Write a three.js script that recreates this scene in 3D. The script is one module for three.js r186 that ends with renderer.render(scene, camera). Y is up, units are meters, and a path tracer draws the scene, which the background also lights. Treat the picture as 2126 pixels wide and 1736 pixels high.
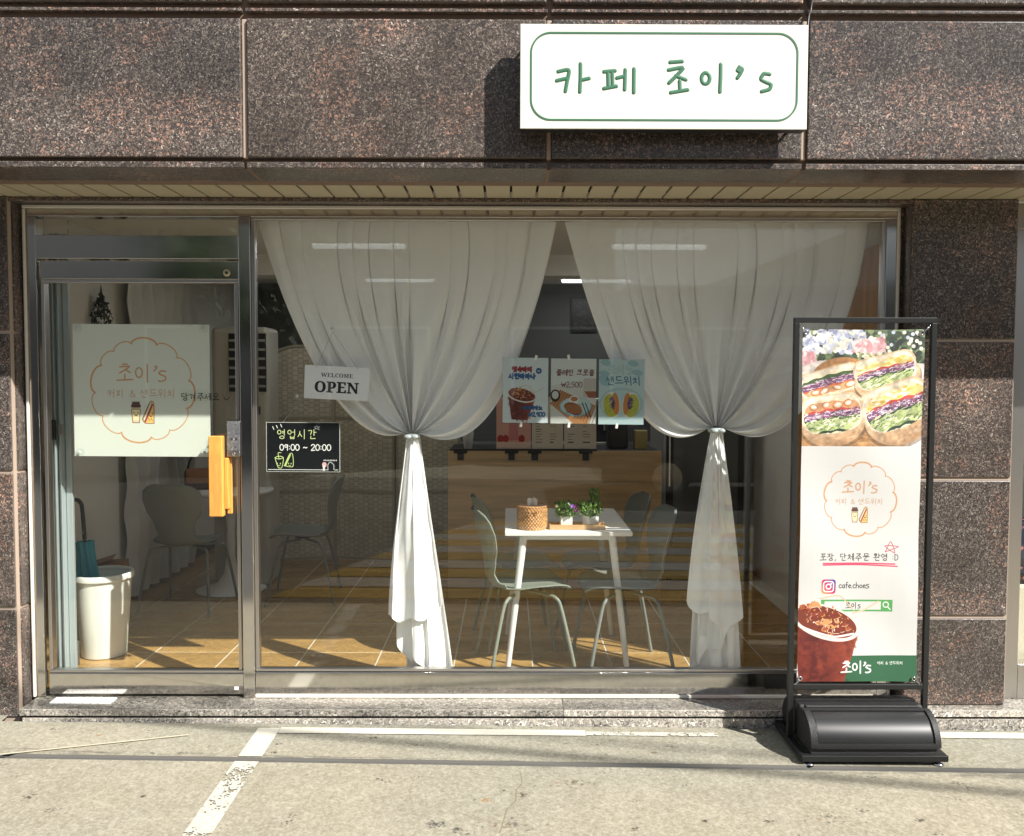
import * as THREE from 'three';
import { RoundedBoxGeometry } from 'three/addons/geometries/RoundedBoxGeometry.js';
import { mergeGeometries } from 'three/addons/utils/BufferGeometryUtils.js';
import { RectAreaLightUniformsLib } from 'three/addons/lights/RectAreaLightUniformsLib.js';

// ---------------------------------------------------------------- camera, sky, sun, exposure
const scene = new THREE.Scene();
const camera = new THREE.PerspectiveCamera(2 * Math.atan(868 / 1800) * 180 / Math.PI, 1024 / 836, 0.05, 400);
camera.rotation.order = 'YXZ';
camera.position.set(0, 1.61, 4.12);
camera.rotation.set(-2.7 * Math.PI / 180, -0.0035, 0.0026);
camera.updateMatrixWorld(true);
const SUN = new THREE.Vector3(1.25, 1.47, 1).normalize();
const skyTex = (() => {   // pale hazy daylight sky
  const W = 512, H = 256, d = new Float32Array(W * H * 4), p = new THREE.Vector3();
  for (let j = 0; j < H; j++) for (let i = 0; i < W; i++) {
    const e = ((j + 0.5) / H - 0.5) * Math.PI, a = ((i + 0.5) / W - 0.5) * 2 * Math.PI;
    p.set(Math.cos(a) * Math.cos(e), Math.sin(e), Math.sin(a) * Math.cos(e));
    const up = Math.max(0, p.y), h = Math.pow(1 - up, 3), g = 0.25 * Math.pow(Math.max(0, p.dot(SUN)), 12), k = (j * W + i) * 4;
    d[k] = 0.165 + 0.18 * h + g; d[k + 1] = 0.2 + 0.16 * h + g * 0.97; d[k + 2] = 0.26 + 0.115 * h + g * 0.9; d[k + 3] = 1;
  }
  const t = new THREE.DataTexture(d, W, H, THREE.RGBAFormat, THREE.FloatType);
  t.mapping = THREE.EquirectangularReflectionMapping; t.magFilter = t.minFilter = THREE.LinearFilter; t.needsUpdate = true;
  return t;
})();
scene.background = skyTex;
scene.environment = skyTex;
const sun = new THREE.DirectionalLight(new THREE.Color(1, 0.965, 0.905), 4.8);
sun.name = 'sun';
sun.position.copy(SUN).multiplyScalar(20);
sun.castShadow = true;
sun.shadow.mapSize.set(4096, 4096);
Object.assign(sun.shadow.camera, { left: -8, right: 8, top: 8, bottom: -8, near: 1, far: 60 });
sun.shadow.bias = -0.0003;
scene.add(sun, sun.target);
const renderer = new THREE.WebGLRenderer({ antialias: true });
renderer.toneMapping = THREE.LinearToneMapping;
renderer.toneMappingExposure = 1.85;
renderer.shadowMap.enabled = true;
RectAreaLightUniformsLib.init();

// ---------------------------------------------------------------- helpers
// a pixel of the photograph (2126 px wide) and a plane z = const give a point
const at = (u, v, z) => {
  const d = new THREE.Vector3((u - 1063) / 1800, -(v - 868) / 1800, -1).applyQuaternion(camera.quaternion);
  return camera.position.clone().addScaledVector(d, (z - camera.position.z) / d.z);
};
const X = (u, v, z) => at(u, v, z).x, Y = (v, z, u = 1063) => at(u, v, z).y;
let seed = 7;
const rnd = () => { seed = (seed + 0x6d2b79f5) | 0; let t = Math.imul(seed ^ (seed >>> 15), 1 | seed); t = (t + Math.imul(t ^ (t >>> 7), 61 | t)) ^ t; return ((t ^ (t >>> 14)) >>> 0) / 4294967296; };
const rr = (a, b) => a + (b - a) * rnd();
const lerp = THREE.MathUtils.lerp, clamp = THREE.MathUtils.clamp;
const V = (x, y, z) => new THREE.Vector3(x, y, z);
const used = {};
const numbered = (n) => { const k = used[n] = (used[n] ?? -1) + 1; return k ? n + '_' + String(k).padStart(3, '0') : n; };
function uvm(g, s = 1, ox = rnd() * 9, oy = rnd() * 9) {   // uv in metres (divided by s), by the main direction of each face
  const p = g.attributes.position, n = g.attributes.normal, uv = new Float32Array(p.count * 2);
  for (let i = 0; i < p.count; i++) {
    const ax = Math.abs(n.getX(i)), ay = Math.abs(n.getY(i)), az = Math.abs(n.getZ(i)), x = p.getX(i), y = p.getY(i), z = p.getZ(i);
    let a = x, b = y;
    if (ay > ax && ay > az) b = z; else if (ax > az) a = z;
    uv[2 * i] = a / s + ox; uv[2 * i + 1] = b / s + oy;
  }
  g.setAttribute('uv', new THREE.BufferAttribute(uv, 2));
  return g;
}
const bx = (x0, x1, y0, y1, z0, z1, s = 1) => uvm(new THREE.BoxGeometry(x1 - x0, y1 - y0, z1 - z0).translate((x0 + x1) / 2, (y0 + y1) / 2, (z0 + z1) / 2), s);
const rbx = (x0, x1, y0, y1, z0, z1, r = 0.005, s = 1, seg = 2) => uvm(new RoundedBoxGeometry(x1 - x0, y1 - y0, z1 - z0, seg, Math.min(r, (x1 - x0) / 2.01, (y1 - y0) / 2.01, (z1 - z0) / 2.01)).translate((x0 + x1) / 2, (y0 + y1) / 2, (z0 + z1) / 2), s);
const merge = (list) => mergeGeometries(list.map((g) => { const h = g.index ? g.toNonIndexed() : g; for (const k of Object.keys(h.attributes)) if (!['position', 'normal', 'uv'].includes(k)) h.deleteAttribute(k); return h; }));
function tube(points, r, seg = 24, sides = 8, closed = false) {
  return new THREE.TubeGeometry(new THREE.CatmullRomCurve3(points, closed, 'catmullrom', 0.5), seg, r, sides, closed);
}
function rod(a, b, r0, r1 = r0, sides = 20) {
  const d = b.clone().sub(a), g = new THREE.CylinderGeometry(r1, r0, d.length(), sides, 1);
  g.applyQuaternion(new THREE.Quaternion().setFromUnitVectors(V(0, 1, 0), d.clone().normalize()));
  return g.translate((a.x + b.x) / 2, (a.y + b.y) / 2, (a.z + b.z) / 2);
}
const lathe = (pts, seg = 40) => new THREE.LatheGeometry(pts.map(([a, b]) => new THREE.Vector2(a, b)), seg);
function part(name, geo, mat, parent) { const m = new THREE.Mesh(geo, mat); m.name = name; parent.add(m); return m; }
function thing(name, label, category, group, pos = [0, 0, 0], turn = 0) {
  const o = new THREE.Group(); o.name = numbered(name); o.position.set(...pos); o.rotation.y = turn;
  o.userData = { label, category }; if (group) o.userData.group = group;
  scene.add(o); return o;
}
function single(name, label, category, geo, mat, group) {
  const m = new THREE.Mesh(geo, mat); m.name = numbered(name); m.userData = { label, category }; if (group) m.userData.group = group;
  scene.add(m); return m;
}
function structure(name, geo, mat) { const m = geo ? new THREE.Mesh(geo, mat) : new THREE.Group(); m.name = numbered(name); m.userData = { kind: 'structure' }; scene.add(m); return m; }

// ---------------------------------------------------------------- textures
const canvas = (w, h) => { const c = document.createElement('canvas'); c.width = w; c.height = h; return c; };
const texOf = (c, srgb = true, wrap = true) => { const t = new THREE.CanvasTexture(c); if (srgb) t.colorSpace = THREE.SRGBColorSpace; if (wrap) t.wrapS = t.wrapT = THREE.RepeatWrapping; t.anisotropy = 8; return t; };
const hash = (x, y) => { let h = Math.imul(x, 374761393) + Math.imul(y, 668265263) | 0; h = Math.imul(h ^ (h >>> 13), 1274126177); return ((h ^ (h >>> 16)) >>> 0) / 4294967296; };
function vnoise(x, y, per, perY = per) {   // tileable value noise
  const ix = Math.floor(x), iy = Math.floor(y), fx = x - ix, fy = y - iy, sx = fx * fx * (3 - 2 * fx), sy = fy * fy * (3 - 2 * fy), m = (a) => ((a % per) + per) % per, q = (a) => ((a % perY) + perY) % perY;
  return lerp(lerp(hash(m(ix), q(iy)), hash(m(ix + 1), q(iy)), sx), lerp(hash(m(ix), q(iy + 1)), hash(m(ix + 1), q(iy + 1)), sx), sy);
}
const fbm = (u, v, base, oct) => { let s = 0, a = 0.5, n = 0; for (let o = 0; o < oct; o++) { const p = base << o; s += a * vnoise(u * p + o * 17.3 * 0, v * p, p); n += a; a *= 0.55; } return s / n; };
function pixelTex(w, h, f, srgb = true) {
  const c = canvas(w, h), x = c.getContext('2d'), im = x.createImageData(w, h), d = im.data;
  for (let j = 0; j < h; j++) for (let i = 0; i < w; i++) { const q = f(i / w, j / h, i, j), k = (j * w + i) * 4; d[k] = q[0]; d[k + 1] = q[1]; d[k + 2] = q[2]; d[k + 3] = 255; }
  x.putImageData(im, 0, 0);
  return c;
}
// polished brown granite: short curved flakes over a dark ground, salmon and pale clusters
function graniteCanvas(N, count, pal, base) {
  const c = canvas(N, N), x = c.getContext('2d');
  x.fillStyle = base; x.fillRect(0, 0, N, N); x.lineCap = 'round';
  for (let i = 0; i < count; i++) {
    const px = rnd() * N, py = rnd() * N, a = rnd() * 6.3, l = rr(1.3, 6), b = a + rr(-1.9, 1.9);
    const cl = vnoise(px / N * 7, py / N * 7, 7) * 0.65 + vnoise(px / N * 19, py / N * 19, 19) * 0.35;
    const k = rnd();
    let col;
    if (k < 0.40) col = pal[0]; else if (k < 0.62) col = pal[1]; else if (k < 0.80) col = pal[2];
    else if (k < 0.8 + 0.17 * clamp((cl - 0.42) * 5, 0, 1)) col = pal[3]; else if (k < 0.975) col = pal[4]; else col = pal[5];
    const g = rr(0.78, 1.22) * (0.82 + 0.36 * vnoise(px / N * 5 + 2.3, py / N * 5, 5));
    x.strokeStyle = `rgb(${col.map((q) => Math.min(255, q * g) | 0).join(',')})`;
    x.lineWidth = rr(1.4, 4.2) * (col === pal[3] ? 1.2 : 1);
    for (const ox of [-N, 0, N]) for (const oy of [-N, 0, N]) {
      const qx = px + ox, qy = py + oy;
      if (qx < -12 || qy < -12 || qx > N + 12 || qy > N + 12) continue;
      x.beginPath(); x.moveTo(qx, qy); x.quadraticCurveTo(qx + Math.cos(a) * l, qy + Math.sin(a) * l, qx + Math.cos(a) * l + Math.cos(b) * l * 0.8, qy + Math.sin(a) * l + Math.sin(b) * l * 0.8); x.stroke();
    }
  }
  return c;
}
const granTex = texOf(graniteCanvas(1024, 90000, [[60, 55, 53], [86, 77, 72], [112, 101, 93], [150, 118, 103], [134, 124, 115], [172, 163, 152]], '#4c4643'));
const stepTex = texOf(graniteCanvas(512, 26000, [[138, 133, 125], [172, 166, 156], [196, 190, 179], [158, 147, 136], [86, 83, 80], [224, 218, 206]], '#9f988e'));
const M = {};
const std = (o) => new THREE.MeshStandardMaterial(o), phy = (o) => new THREE.MeshPhysicalMaterial(o);
const lin = (r, g, b) => new THREE.Color().setRGB(r, g, b);
M.granite = phy({ map: granTex, roughness: 0.3 });
const slabs = [[1, 1, 1, 0.3], [0.93, 0.94, 0.96, 0.24], [1.06, 1.02, 0.99, 0.34], [0.96, 0.98, 1.0, 0.27]].map(([r, g, b, q]) => phy({ map: granTex, color: lin(r, g, b), roughness: q }));
M.stepGranite = std({ map: stepTex, roughness: 0.75, bumpMap: stepTex, bumpScale: 0.0006 });
M.stepPolished = std({ map: stepTex, color: lin(0.66, 0.66, 0.65), roughness: 0.3 });
M.sealant = std({ color: lin(0.19, 0.125, 0.088), roughness: 0.75 });
M.sealantPale = std({ color: lin(0.42, 0.33, 0.26), roughness: 0.7 });
M.caulk = std({ color: lin(0.72, 0.68, 0.6), roughness: 0.55 });
const wob = texOf(pixelTex(256, 256, (u, v) => { const k = 255 * fbm(u, v, 3, 3); return [k, k, k]; }), false);
M.steel = std({ color: lin(0.62, 0.6, 0.57), metalness: 1, roughness: 0.1, bumpMap: wob, bumpScale: 0.0016 });
M.steelDull = std({ color: lin(0.58, 0.55, 0.52), metalness: 1, roughness: 0.33 });
M.chrome = std({ color: lin(0.75, 0.75, 0.76), metalness: 1, roughness: 0.12 });
M.aluminium = std({ color: lin(0.5, 0.56, 0.56), metalness: 0.4, roughness: 0.42 });
M.glass = phy({ color: lin(0.99, 1, 0.99), transmission: 1, roughness: 0, thickness: 0, ior: 1.5, metalness: 0 });
M.clear = phy({ color: lin(0.95, 0.97, 0.97), transmission: 1, roughness: 0.04, thickness: 0, ior: 1.5 });
M.soffit = std({ color: lin(0.44, 0.385, 0.265), roughness: 0.5 });
M.dark = std({ color: lin(0.02, 0.02, 0.02), roughness: 0.8 });
M.wallWhite = std({ color: lin(0.74, 0.72, 0.66), roughness: 0.9 });
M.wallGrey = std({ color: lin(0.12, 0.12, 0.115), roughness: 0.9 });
M.ceiling = std({ color: lin(0.72, 0.7, 0.64), roughness: 0.9 });
M.skirting = std({ color: lin(0.07, 0.068, 0.06), roughness: 0.5 });
M.black = std({ color: lin(0.016, 0.016, 0.017), roughness: 0.42 });
M.blackMetal = std({ color: lin(0.02, 0.021, 0.021), roughness: 0.38, metalness: 0.2 });
M.white = std({ color: lin(0.82, 0.81, 0.77), roughness: 0.45 });
M.whitePlastic = std({ color: lin(0.74, 0.75, 0.68), roughness: 0.4 });
M.signWhite = phy({ color: lin(0.74, 0.74, 0.66), roughness: 0.35 });
M.green = std({ color: lin(0.05, 0.165, 0.095), roughness: 0.45 });
M.string = std({ color: lin(0.4, 0.38, 0.34), roughness: 0.7 });
// ---------------------------------------------------------------- handwriting: strokes for Korean and a few Latin signs
const circ = (cx, cy, rx, ry = rx, n = 14) => Array.from({ length: n + 1 }, (_, i) => [cx + rx * Math.sin(i / n * 6.2832 - 0.3), cy - ry * Math.cos(i / n * 6.2832 - 0.3)]);
const JAMO = {
  ㄱ: [[[0.08, 0.12], [0.86, 0.08], [0.78, 0.55], [0.6, 0.98]]], ㄴ: [[[0.14, 0.05], [0.1, 0.8], [0.2, 0.9], [0.95, 0.84]]],
  ㄷ: [[[0.1, 0.1], [0.9, 0.06]], [[0.14, 0.1], [0.12, 0.85], [0.95, 0.88]]],
  ㄹ: [[[0.1, 0.06], [0.88, 0.04], [0.86, 0.44], [0.14, 0.48], [0.12, 0.92], [0.94, 0.9]]],
  ㅁ: [[[0.14, 0.1], [0.16, 0.9]], [[0.14, 0.1], [0.86, 0.08], [0.84, 0.9], [0.16, 0.9]]],
  ㅂ: [[[0.14, 0.05], [0.16, 0.94]], [[0.86, 0.05], [0.84, 0.94]], [[0.15, 0.48], [0.85, 0.46]], [[0.16, 0.93], [0.84, 0.93]]],
  ㅅ: [[[0.52, 0.05], [0.4, 0.5], [0.05, 0.98]], [[0.48, 0.4], [0.95, 0.95]]], ㅇ: [circ(0.5, 0.5, 0.42, 0.45)],
  ㅈ: [[[0.1, 0.1], [0.9, 0.06], [0.55, 0.5], [0.06, 0.96]], [[0.52, 0.5], [0.96, 0.94]]],
  ㅊ: [[[0.32, 0.02], [0.7, 0.0]], [[0.1, 0.3], [0.88, 0.24], [0.55, 0.6], [0.06, 0.98]], [[0.52, 0.58], [0.96, 0.92]]],
  ㅋ: [[[0.1, 0.12], [0.86, 0.06], [0.82, 0.55], [0.66, 1.0]], [[0.04, 0.56], [0.82, 0.46]]],
  ㅌ: [[[0.1, 0.08], [0.92, 0.04]], [[0.14, 0.48], [0.85, 0.46]], [[0.14, 0.08], [0.12, 0.9], [0.95, 0.88]]],
  ㅍ: [[[0.06, 0.12], [0.94, 0.06]], [[0.32, 0.14], [0.34, 0.88]], [[0.68, 0.12], [0.66, 0.86]], [[0.04, 0.94], [0.96, 0.86]]],
  ㅎ: [[[0.34, 0.0], [0.68, 0.0]], [[0.08, 0.24], [0.92, 0.2]], circ(0.5, 0.68, 0.32, 0.28)],
};
const VERT = { // upright vowels, in the box at the syllable's side
  ㅏ: [[[0.3, 0], [0.3, 1]], [[0.3, 0.48], [0.95, 0.44]]], ㅑ: [[[0.3, 0], [0.3, 1]], [[0.3, 0.34], [0.95, 0.32]], [[0.3, 0.6], [0.95, 0.58]]],
  ㅓ: [[[0.7, 0], [0.7, 1]], [[0.05, 0.46], [0.7, 0.42]]], ㅕ: [[[0.7, 0], [0.7, 1]], [[0.05, 0.34], [0.7, 0.32]], [[0.05, 0.6], [0.7, 0.58]]],
  ㅣ: [[[0.5, 0], [0.48, 1]]], ㅔ: [[[0.5, 0.04], [0.5, 0.9]], [[0.02, 0.46], [0.5, 0.42]], [[0.92, 0], [0.92, 1]]],
  ㅐ: [[[0.3, 0.04], [0.3, 0.9]], [[0.3, 0.46], [0.9, 0.44]], [[0.9, 0], [0.9, 1]]],
};
const HORI = {
  ㅗ: [[[0.5, 0.0], [0.5, 0.7]], [[0.02, 0.8], [0.98, 0.68]]], ㅛ: [[[0.34, 0], [0.34, 0.7]], [[0.66, 0], [0.66, 0.7]], [[0.02, 0.76], [0.98, 0.7]]],
  ㅜ: [[[0.02, 0.2], [0.98, 0.14]], [[0.5, 0.2], [0.48, 1]]], ㅡ: [[[0.02, 0.45], [0.98, 0.4]]], ㅠ: [[[0.02, 0.2], [0.98, 0.15]], [[0.34, 0.2], [0.3, 1]], [[0.66, 0.2], [0.66, 1]]],
};
const LATIN = {
  "'": [0.22, [[[0.12, 0.1], [0.2, 0.14], [0.16, 0.24], [0.04, 0.36]], [[0.1, 0.12], [0.18, 0.18]]]], s: [0.5, [[[0.44, 0.38], [0.2, 0.36], [0.08, 0.5], [0.24, 0.6], [0.44, 0.68], [0.42, 0.86], [0.2, 0.94], [0.04, 0.92]]]],
  '&': [0.7, [[[0.66, 0.9], [0.2, 0.36], [0.3, 0.14], [0.46, 0.3], [0.12, 0.62], [0.14, 0.86], [0.4, 0.88], [0.66, 0.58]]]],
  0: [0.6, [circ(0.3, 0.5, 0.25, 0.4)]], 2: [0.58, [[[0.06, 0.26], [0.2, 0.1], [0.46, 0.14], [0.46, 0.4], [0.06, 0.9], [0.54, 0.86]]]],
  9: [0.56, [[[0.46, 0.3], [0.26, 0.12], [0.08, 0.3], [0.2, 0.5], [0.46, 0.36], [0.46, 0.16], [0.44, 0.9]]]], 5: [0.56, [[[0.5, 0.1], [0.14, 0.1], [0.1, 0.44], [0.4, 0.42], [0.5, 0.66], [0.34, 0.9], [0.06, 0.86]]]],
  ',': [0.25, [[[0.14, 0.84], [0.04, 1.02]]]], '.': [0.2, [[[0.08, 0.9], [0.1, 0.92]]]], ':': [0.26, [[[0.12, 0.34], [0.13, 0.36]], [[0.12, 0.7], [0.13, 0.72]]]],
  '~': [0.6, [[[0.04, 0.56], [0.2, 0.46], [0.38, 0.58], [0.54, 0.48]]]], D: [0.6, [[[0.1, 0.1], [0.1, 0.9]], [[0.08, 0.12], [0.46, 0.22], [0.54, 0.55], [0.4, 0.84], [0.1, 0.9]]]],
  c: [0.48, [[[0.42, 0.48], [0.2, 0.42], [0.07, 0.66], [0.2, 0.9], [0.44, 0.86]]]], a: [0.52, [[[0.4, 0.46], [0.16, 0.46], [0.07, 0.72], [0.2, 0.9], [0.38, 0.76], [0.4, 0.46], [0.42, 0.9]]]],
  f: [0.42, [[[0.38, 0.1], [0.2, 0.12], [0.18, 0.92]], [[0.04, 0.46], [0.36, 0.44]]]], e: [0.48, [[[0.08, 0.66], [0.42, 0.6], [0.24, 0.42], [0.07, 0.66], [0.2, 0.9], [0.44, 0.82]]]],
  h: [0.52, [[[0.08, 0.08], [0.08, 0.92]], [[0.08, 0.6], [0.26, 0.46], [0.42, 0.58], [0.42, 0.92]]]], o: [0.5, [circ(0.25, 0.67, 0.18, 0.22)]],
  '₩': [0.8, [[[0.1, 0.2], [0.24, 0.85], [0.4, 0.4], [0.56, 0.85], [0.7, 0.2]], [[0.02, 0.48], [0.78, 0.48]]]], ' ': [0.42, []],
  I: [0.2, [[[0.1, 0.1], [0.1, 0.9]]]], C: [0.5, [[[0.46, 0.2], [0.16, 0.2], [0.1, 0.6], [0.2, 0.88], [0.48, 0.8]]]], E: [0.5, [[[0.44, 0.1], [0.1, 0.1], [0.1, 0.9], [0.44, 0.9]], [[0.1, 0.5], [0.4, 0.5]]]],
};
const LEAD = [...'ㄱㄲㄴㄷㄸㄹㅁㅂㅃㅅㅆㅇㅈㅉㅊㅋㅌㅍㅎ'], VOW = [...'ㅏㅐㅑㅒㅓㅔㅕㅖㅗㅘㅙㅚㅛㅜㅝㅞㅟㅠㅡㅢㅣ'], TAIL = ['', ...'ㄱㄲㄳㄴㄵㄶㄷㄹㄺㄻㄼㄽㄾㄿㅀㅁㅂㅄㅅㅆㅇㅈㅊㅋㅌㅍㅎ'];
const fit = (strokes, x, y, w, h) => strokes.map((s) => s.map(([a, b]) => [x + a * w, y + b * h]));
function glyph(ch) {   // [advance, strokes] in a box one unit high
  if (LATIN[ch]) return LATIN[ch];
  const k = ch.charCodeAt(0) - 0xac00, L = LEAD[Math.floor(k / 588)], vo = VOW[Math.floor(k % 588 / 28)], T = TAIL[k % 28], h = T ? 0.6 : 0.92, out = [];
  const lead = (x, y, w, hh) => { const dbl = { ㄲ: 'ㄱ', ㄸ: 'ㄷ', ㅃ: 'ㅂ', ㅆ: 'ㅅ', ㅉ: 'ㅈ' }[L]; if (dbl) out.push(...fit(JAMO[dbl], x, y, w * 0.46, hh), ...fit(JAMO[dbl], x + w * 0.54, y, w * 0.46, hh)); else out.push(...fit(JAMO[L], x, y, w, hh)); };
  if (VERT[vo]) { lead(0.02, T ? 0.05 : 0.16, 0.44, T ? 0.46 : 0.6); out.push(...fit(VERT[vo], 0.54, 0.0, vo === 'ㅔ' || vo === 'ㅐ' ? 0.34 : 0.34, T ? h * 1.02 : 0.98)); }
  else if (HORI[vo]) { lead(0.16, 0.0, 0.66, T ? 0.34 : 0.5); out.push(...fit(HORI[vo], 0.04, T ? 0.4 : 0.56, 0.9, T ? 0.24 : 0.42)); }
  else { const [a, b] = { ㅟ: ['ㅜ', 'ㅣ'], ㅘ: ['ㅗ', 'ㅏ'], ㅝ: ['ㅜ', 'ㅓ'] }[vo]; lead(0.06, 0.02, 0.46, T ? 0.28 : 0.4); out.push(...fit(HORI[a], 0.0, T ? 0.34 : 0.5, 0.6, T ? 0.24 : 0.4), ...fit(VERT[b], 0.64, 0.0, 0.3, T ? h : 0.98)); }
  if (T) out.push(...fit(JAMO[T], 0.24, 0.68, 0.56, 0.3));
  return [1.02, out];
}
function write(text, size, gap = 0.06) {   // -> { w, glyphs: [[strokes] ...] } in units of size
  let x = 0; const glyphs = [];
  for (const ch of text) { const [adv, st] = glyph(ch); glyphs.push(st.map((s) => s.map(([a, b]) => [(x + a) * size, b * size]))); x += adv + gap; }
  return { w: (x - gap) * size, glyphs };
}
function smooth(s) { // points of a soft curve through the stroke
  if (s.length < 3) return s;
  const c = new THREE.CatmullRomCurve3(s.map(([a, b]) => V(a, b, 0)), false, 'catmullrom', 0.35);
  return c.getPoints(s.length * 5).map((p) => [p.x, p.y]);
}
function ink(c, text, x, y, size, color, lw, { gap = 0.06, align = 'center', outline, slant = 0 } = {}) {
  const t = write(text, size, gap), ox = align === 'center' ? x - t.w / 2 : x;
  c.lineCap = c.lineJoin = 'round';
  for (const [col, wd] of outline ? [[outline[0], lw + outline[1]], [color, lw]] : [[color, lw]]) {
    c.strokeStyle = col; c.lineWidth = wd;
    for (const g of t.glyphs) for (const s of g) { c.beginPath(); smooth(s).forEach(([a, b], i) => c[i ? 'lineTo' : 'moveTo'](ox + a - slant * (b - size / 2), y + b)); c.stroke(); }
  }
  return t.w;
}
function strokeGeo(strokes, r, flat, place) {   // raised rounded strokes; place([a, b]) -> Vector3 in the letter plane (z = 0)
  const list = [];
  for (const s of strokes) {
    const pts = smooth(s).map(place);
    if (pts.length < 2) continue;
    const g = new THREE.TubeGeometry(new THREE.CatmullRomCurve3(pts), Math.max(3, pts.length * 2), r, 8);
    list.push(g, new THREE.SphereGeometry(r, 10, 6).translate(...pts[0].toArray()), new THREE.SphereGeometry(r, 10, 6).translate(...pts[pts.length - 1].toArray()));
  }
  return merge(list).scale(1, 1, flat);
}
// ---------------------------------------------------------------- prints
const dots = (c, n, f) => { for (let i = 0; i < n; i++) f(rnd, i); };
const blob = (c, x, y, rx, ry, col, rot = 0) => { c.fillStyle = col; c.beginPath(); c.ellipse(x, y, rx, ry, rot, 0, 6.2832); c.fill(); };
const poly = (c, pts, col) => { c.fillStyle = col; c.beginPath(); pts.forEach(([a, b], i) => c[i ? 'lineTo' : 'moveTo'](a, b)); c.closePath(); c.fill(); };
const curve = (c, pts, col, lw, close) => { c.strokeStyle = col; c.lineWidth = lw; c.lineCap = c.lineJoin = 'round'; c.beginPath(); smooth(pts).forEach(([a, b], i) => c[i ? 'lineTo' : 'moveTo'](a, b)); if (close) c.closePath(); c.stroke(); };
const rrect = (c, x, y, w, h, r, col) => { c.fillStyle = col; c.beginPath(); c.roundRect(x, y, w, h, r); c.fill(); };
function scallop(c, cx, cy, r, col, lw) {
  const cusps = [-103, -72, -43, -12, 22, 56, 80, 117, 147, 177, 211, 234].map((d) => d * Math.PI / 180);
  c.strokeStyle = col; c.lineCap = 'round';
  cusps.forEach((a, i) => {
    const b = i + 1 < cusps.length ? cusps[i + 1] : cusps[0] + 2 * Math.PI, m = (a + b) / 2, k = 1 + 0.23 * (b - a), p = (t, q) => [cx + r * q * Math.cos(t), cy + r * q * Math.sin(t)];
    c.lineWidth = lw * (i % 3 ? 0.85 : 1.35);
    c.beginPath(); c.moveTo(...p(a, 0.955)); c.bezierCurveTo(...p(lerp(a, m, 0.3), k * 0.99), ...p(lerp(b, m, 0.3), k * 0.99), ...p(b, 0.955)); c.stroke();
  });
}
function cupAndSandwich(c, x, y, s) {   // two small drawings, s = height
  const L = s * 0.035;
  poly(c, [[x - s * 0.42, y - s * 0.12], [x - s * 0.02, y - s * 0.12], [x - s * 0.07, y + s * 0.48], [x - s * 0.37, y + s * 0.48]], '#f6e6b4');
  poly(c, [[x - s * 0.41, y - s * 0.22], [x - s * 0.03, y - s * 0.22], [x - s * 0.03, y - s * 0.1], [x - s * 0.41, y - s * 0.1]], '#b9a98a');
  poly(c, [[x - s * 0.36, y + s * 0.34], [x - s * 0.08, y + s * 0.34], [x - s * 0.09, y + s * 0.48], [x - s * 0.35, y + s * 0.48]], '#e9cfae');
  poly(c, [[x - s * 0.44, y - s * 0.34], [x, y - s * 0.34], [x, y - s * 0.22], [x - s * 0.44, y - s * 0.22]], '#5b3a36');
  poly(c, [[x - s * 0.39, y - s * 0.48], [x - s * 0.05, y - s * 0.48], [x - s * 0.03, y - s * 0.33], [x - s * 0.41, y - s * 0.33]], '#694540');
  curve(c, [[x - s * 0.42, y - s * 0.12], [x - s * 0.37, y + s * 0.48]], '#7a5a44', L); curve(c, [[x - s * 0.37, y + s * 0.48], [x - s * 0.07, y + s * 0.48]], '#7a5a44', L); curve(c, [[x - s * 0.02, y - s * 0.12], [x - s * 0.07, y + s * 0.48]], '#7a5a44', L);
  for (const q of [-0.31, -0.13]) blob(c, x + s * q, y + s * 0.02, s * 0.028, s * 0.028, '#33261f');
  curve(c, [[x - s * 0.28, y + s * 0.1], [x - s * 0.22, y + s * 0.16], [x - s * 0.16, y + s * 0.1]], '#33261f', L);
  const S = [[0.06, 0.32], [0.4, -0.42], [0.52, -0.5], [0.6, -0.36], [0.6, 0.46], [0.56, 0.5], [0.2, 0.5]].map(([a, b]) => [x + s * a, y + s * b]);
  poly(c, S, '#f3c877');
  poly(c, [[0.06, 0.3], [0.42, -0.44], [0.52, -0.42], [0.2, 0.46]].map(([a, b]) => [x + s * a, y + s * b]), '#a8a25c');
  poly(c, [[0.12, 0.34], [0.44, -0.4], [0.5, -0.38], [0.18, 0.4]].map(([a, b]) => [x + s * a, y + s * b]), '#efe6d2');
  poly(c, [[0.15, 0.42], [0.5, -0.4], [0.58, -0.36], [0.22, 0.48]].map(([a, b]) => [x + s * a, y + s * b]), '#a8434a');
  curve(c, [...S, S[0]], '#8a5a38', L);
  for (const q of [0.37, 0.53]) blob(c, x + s * q, y + s * 0.05, s * 0.025, s * 0.025, '#4a3122');
  curve(c, [[x + s * 0.4, y + s * 0.14], [x + s * 0.46, y + s * 0.2], [x + s * 0.52, y + s * 0.14]], '#4a3122', L);
  for (const q of [0.34, 0.46]) curve(c, [[x + s * q, y + s * 0.28], [x + s * (q + 0.07), y + s * 0.38]], '#9a7330', L);
}
function logo(c, cx, cy, r, k = 1) {
  scallop(c, cx, cy, r, '#cf9867', r * 0.024 * k);
  ink(c, "초이's", cx - r * 0.02, cy - r * 0.52, r * 0.36, '#cd9a72', r * 0.03 * k, { gap: 0.02 });
  ink(c, '커피 & 샌드위치', cx - r * 0.02, cy - r * 0.02, r * 0.17, '#c9a58a', r * 0.016 * k, { gap: 0.06 });
  cupAndSandwich(c, cx - r * 0.04, cy + r * 0.44, r * 0.44);
}
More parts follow.
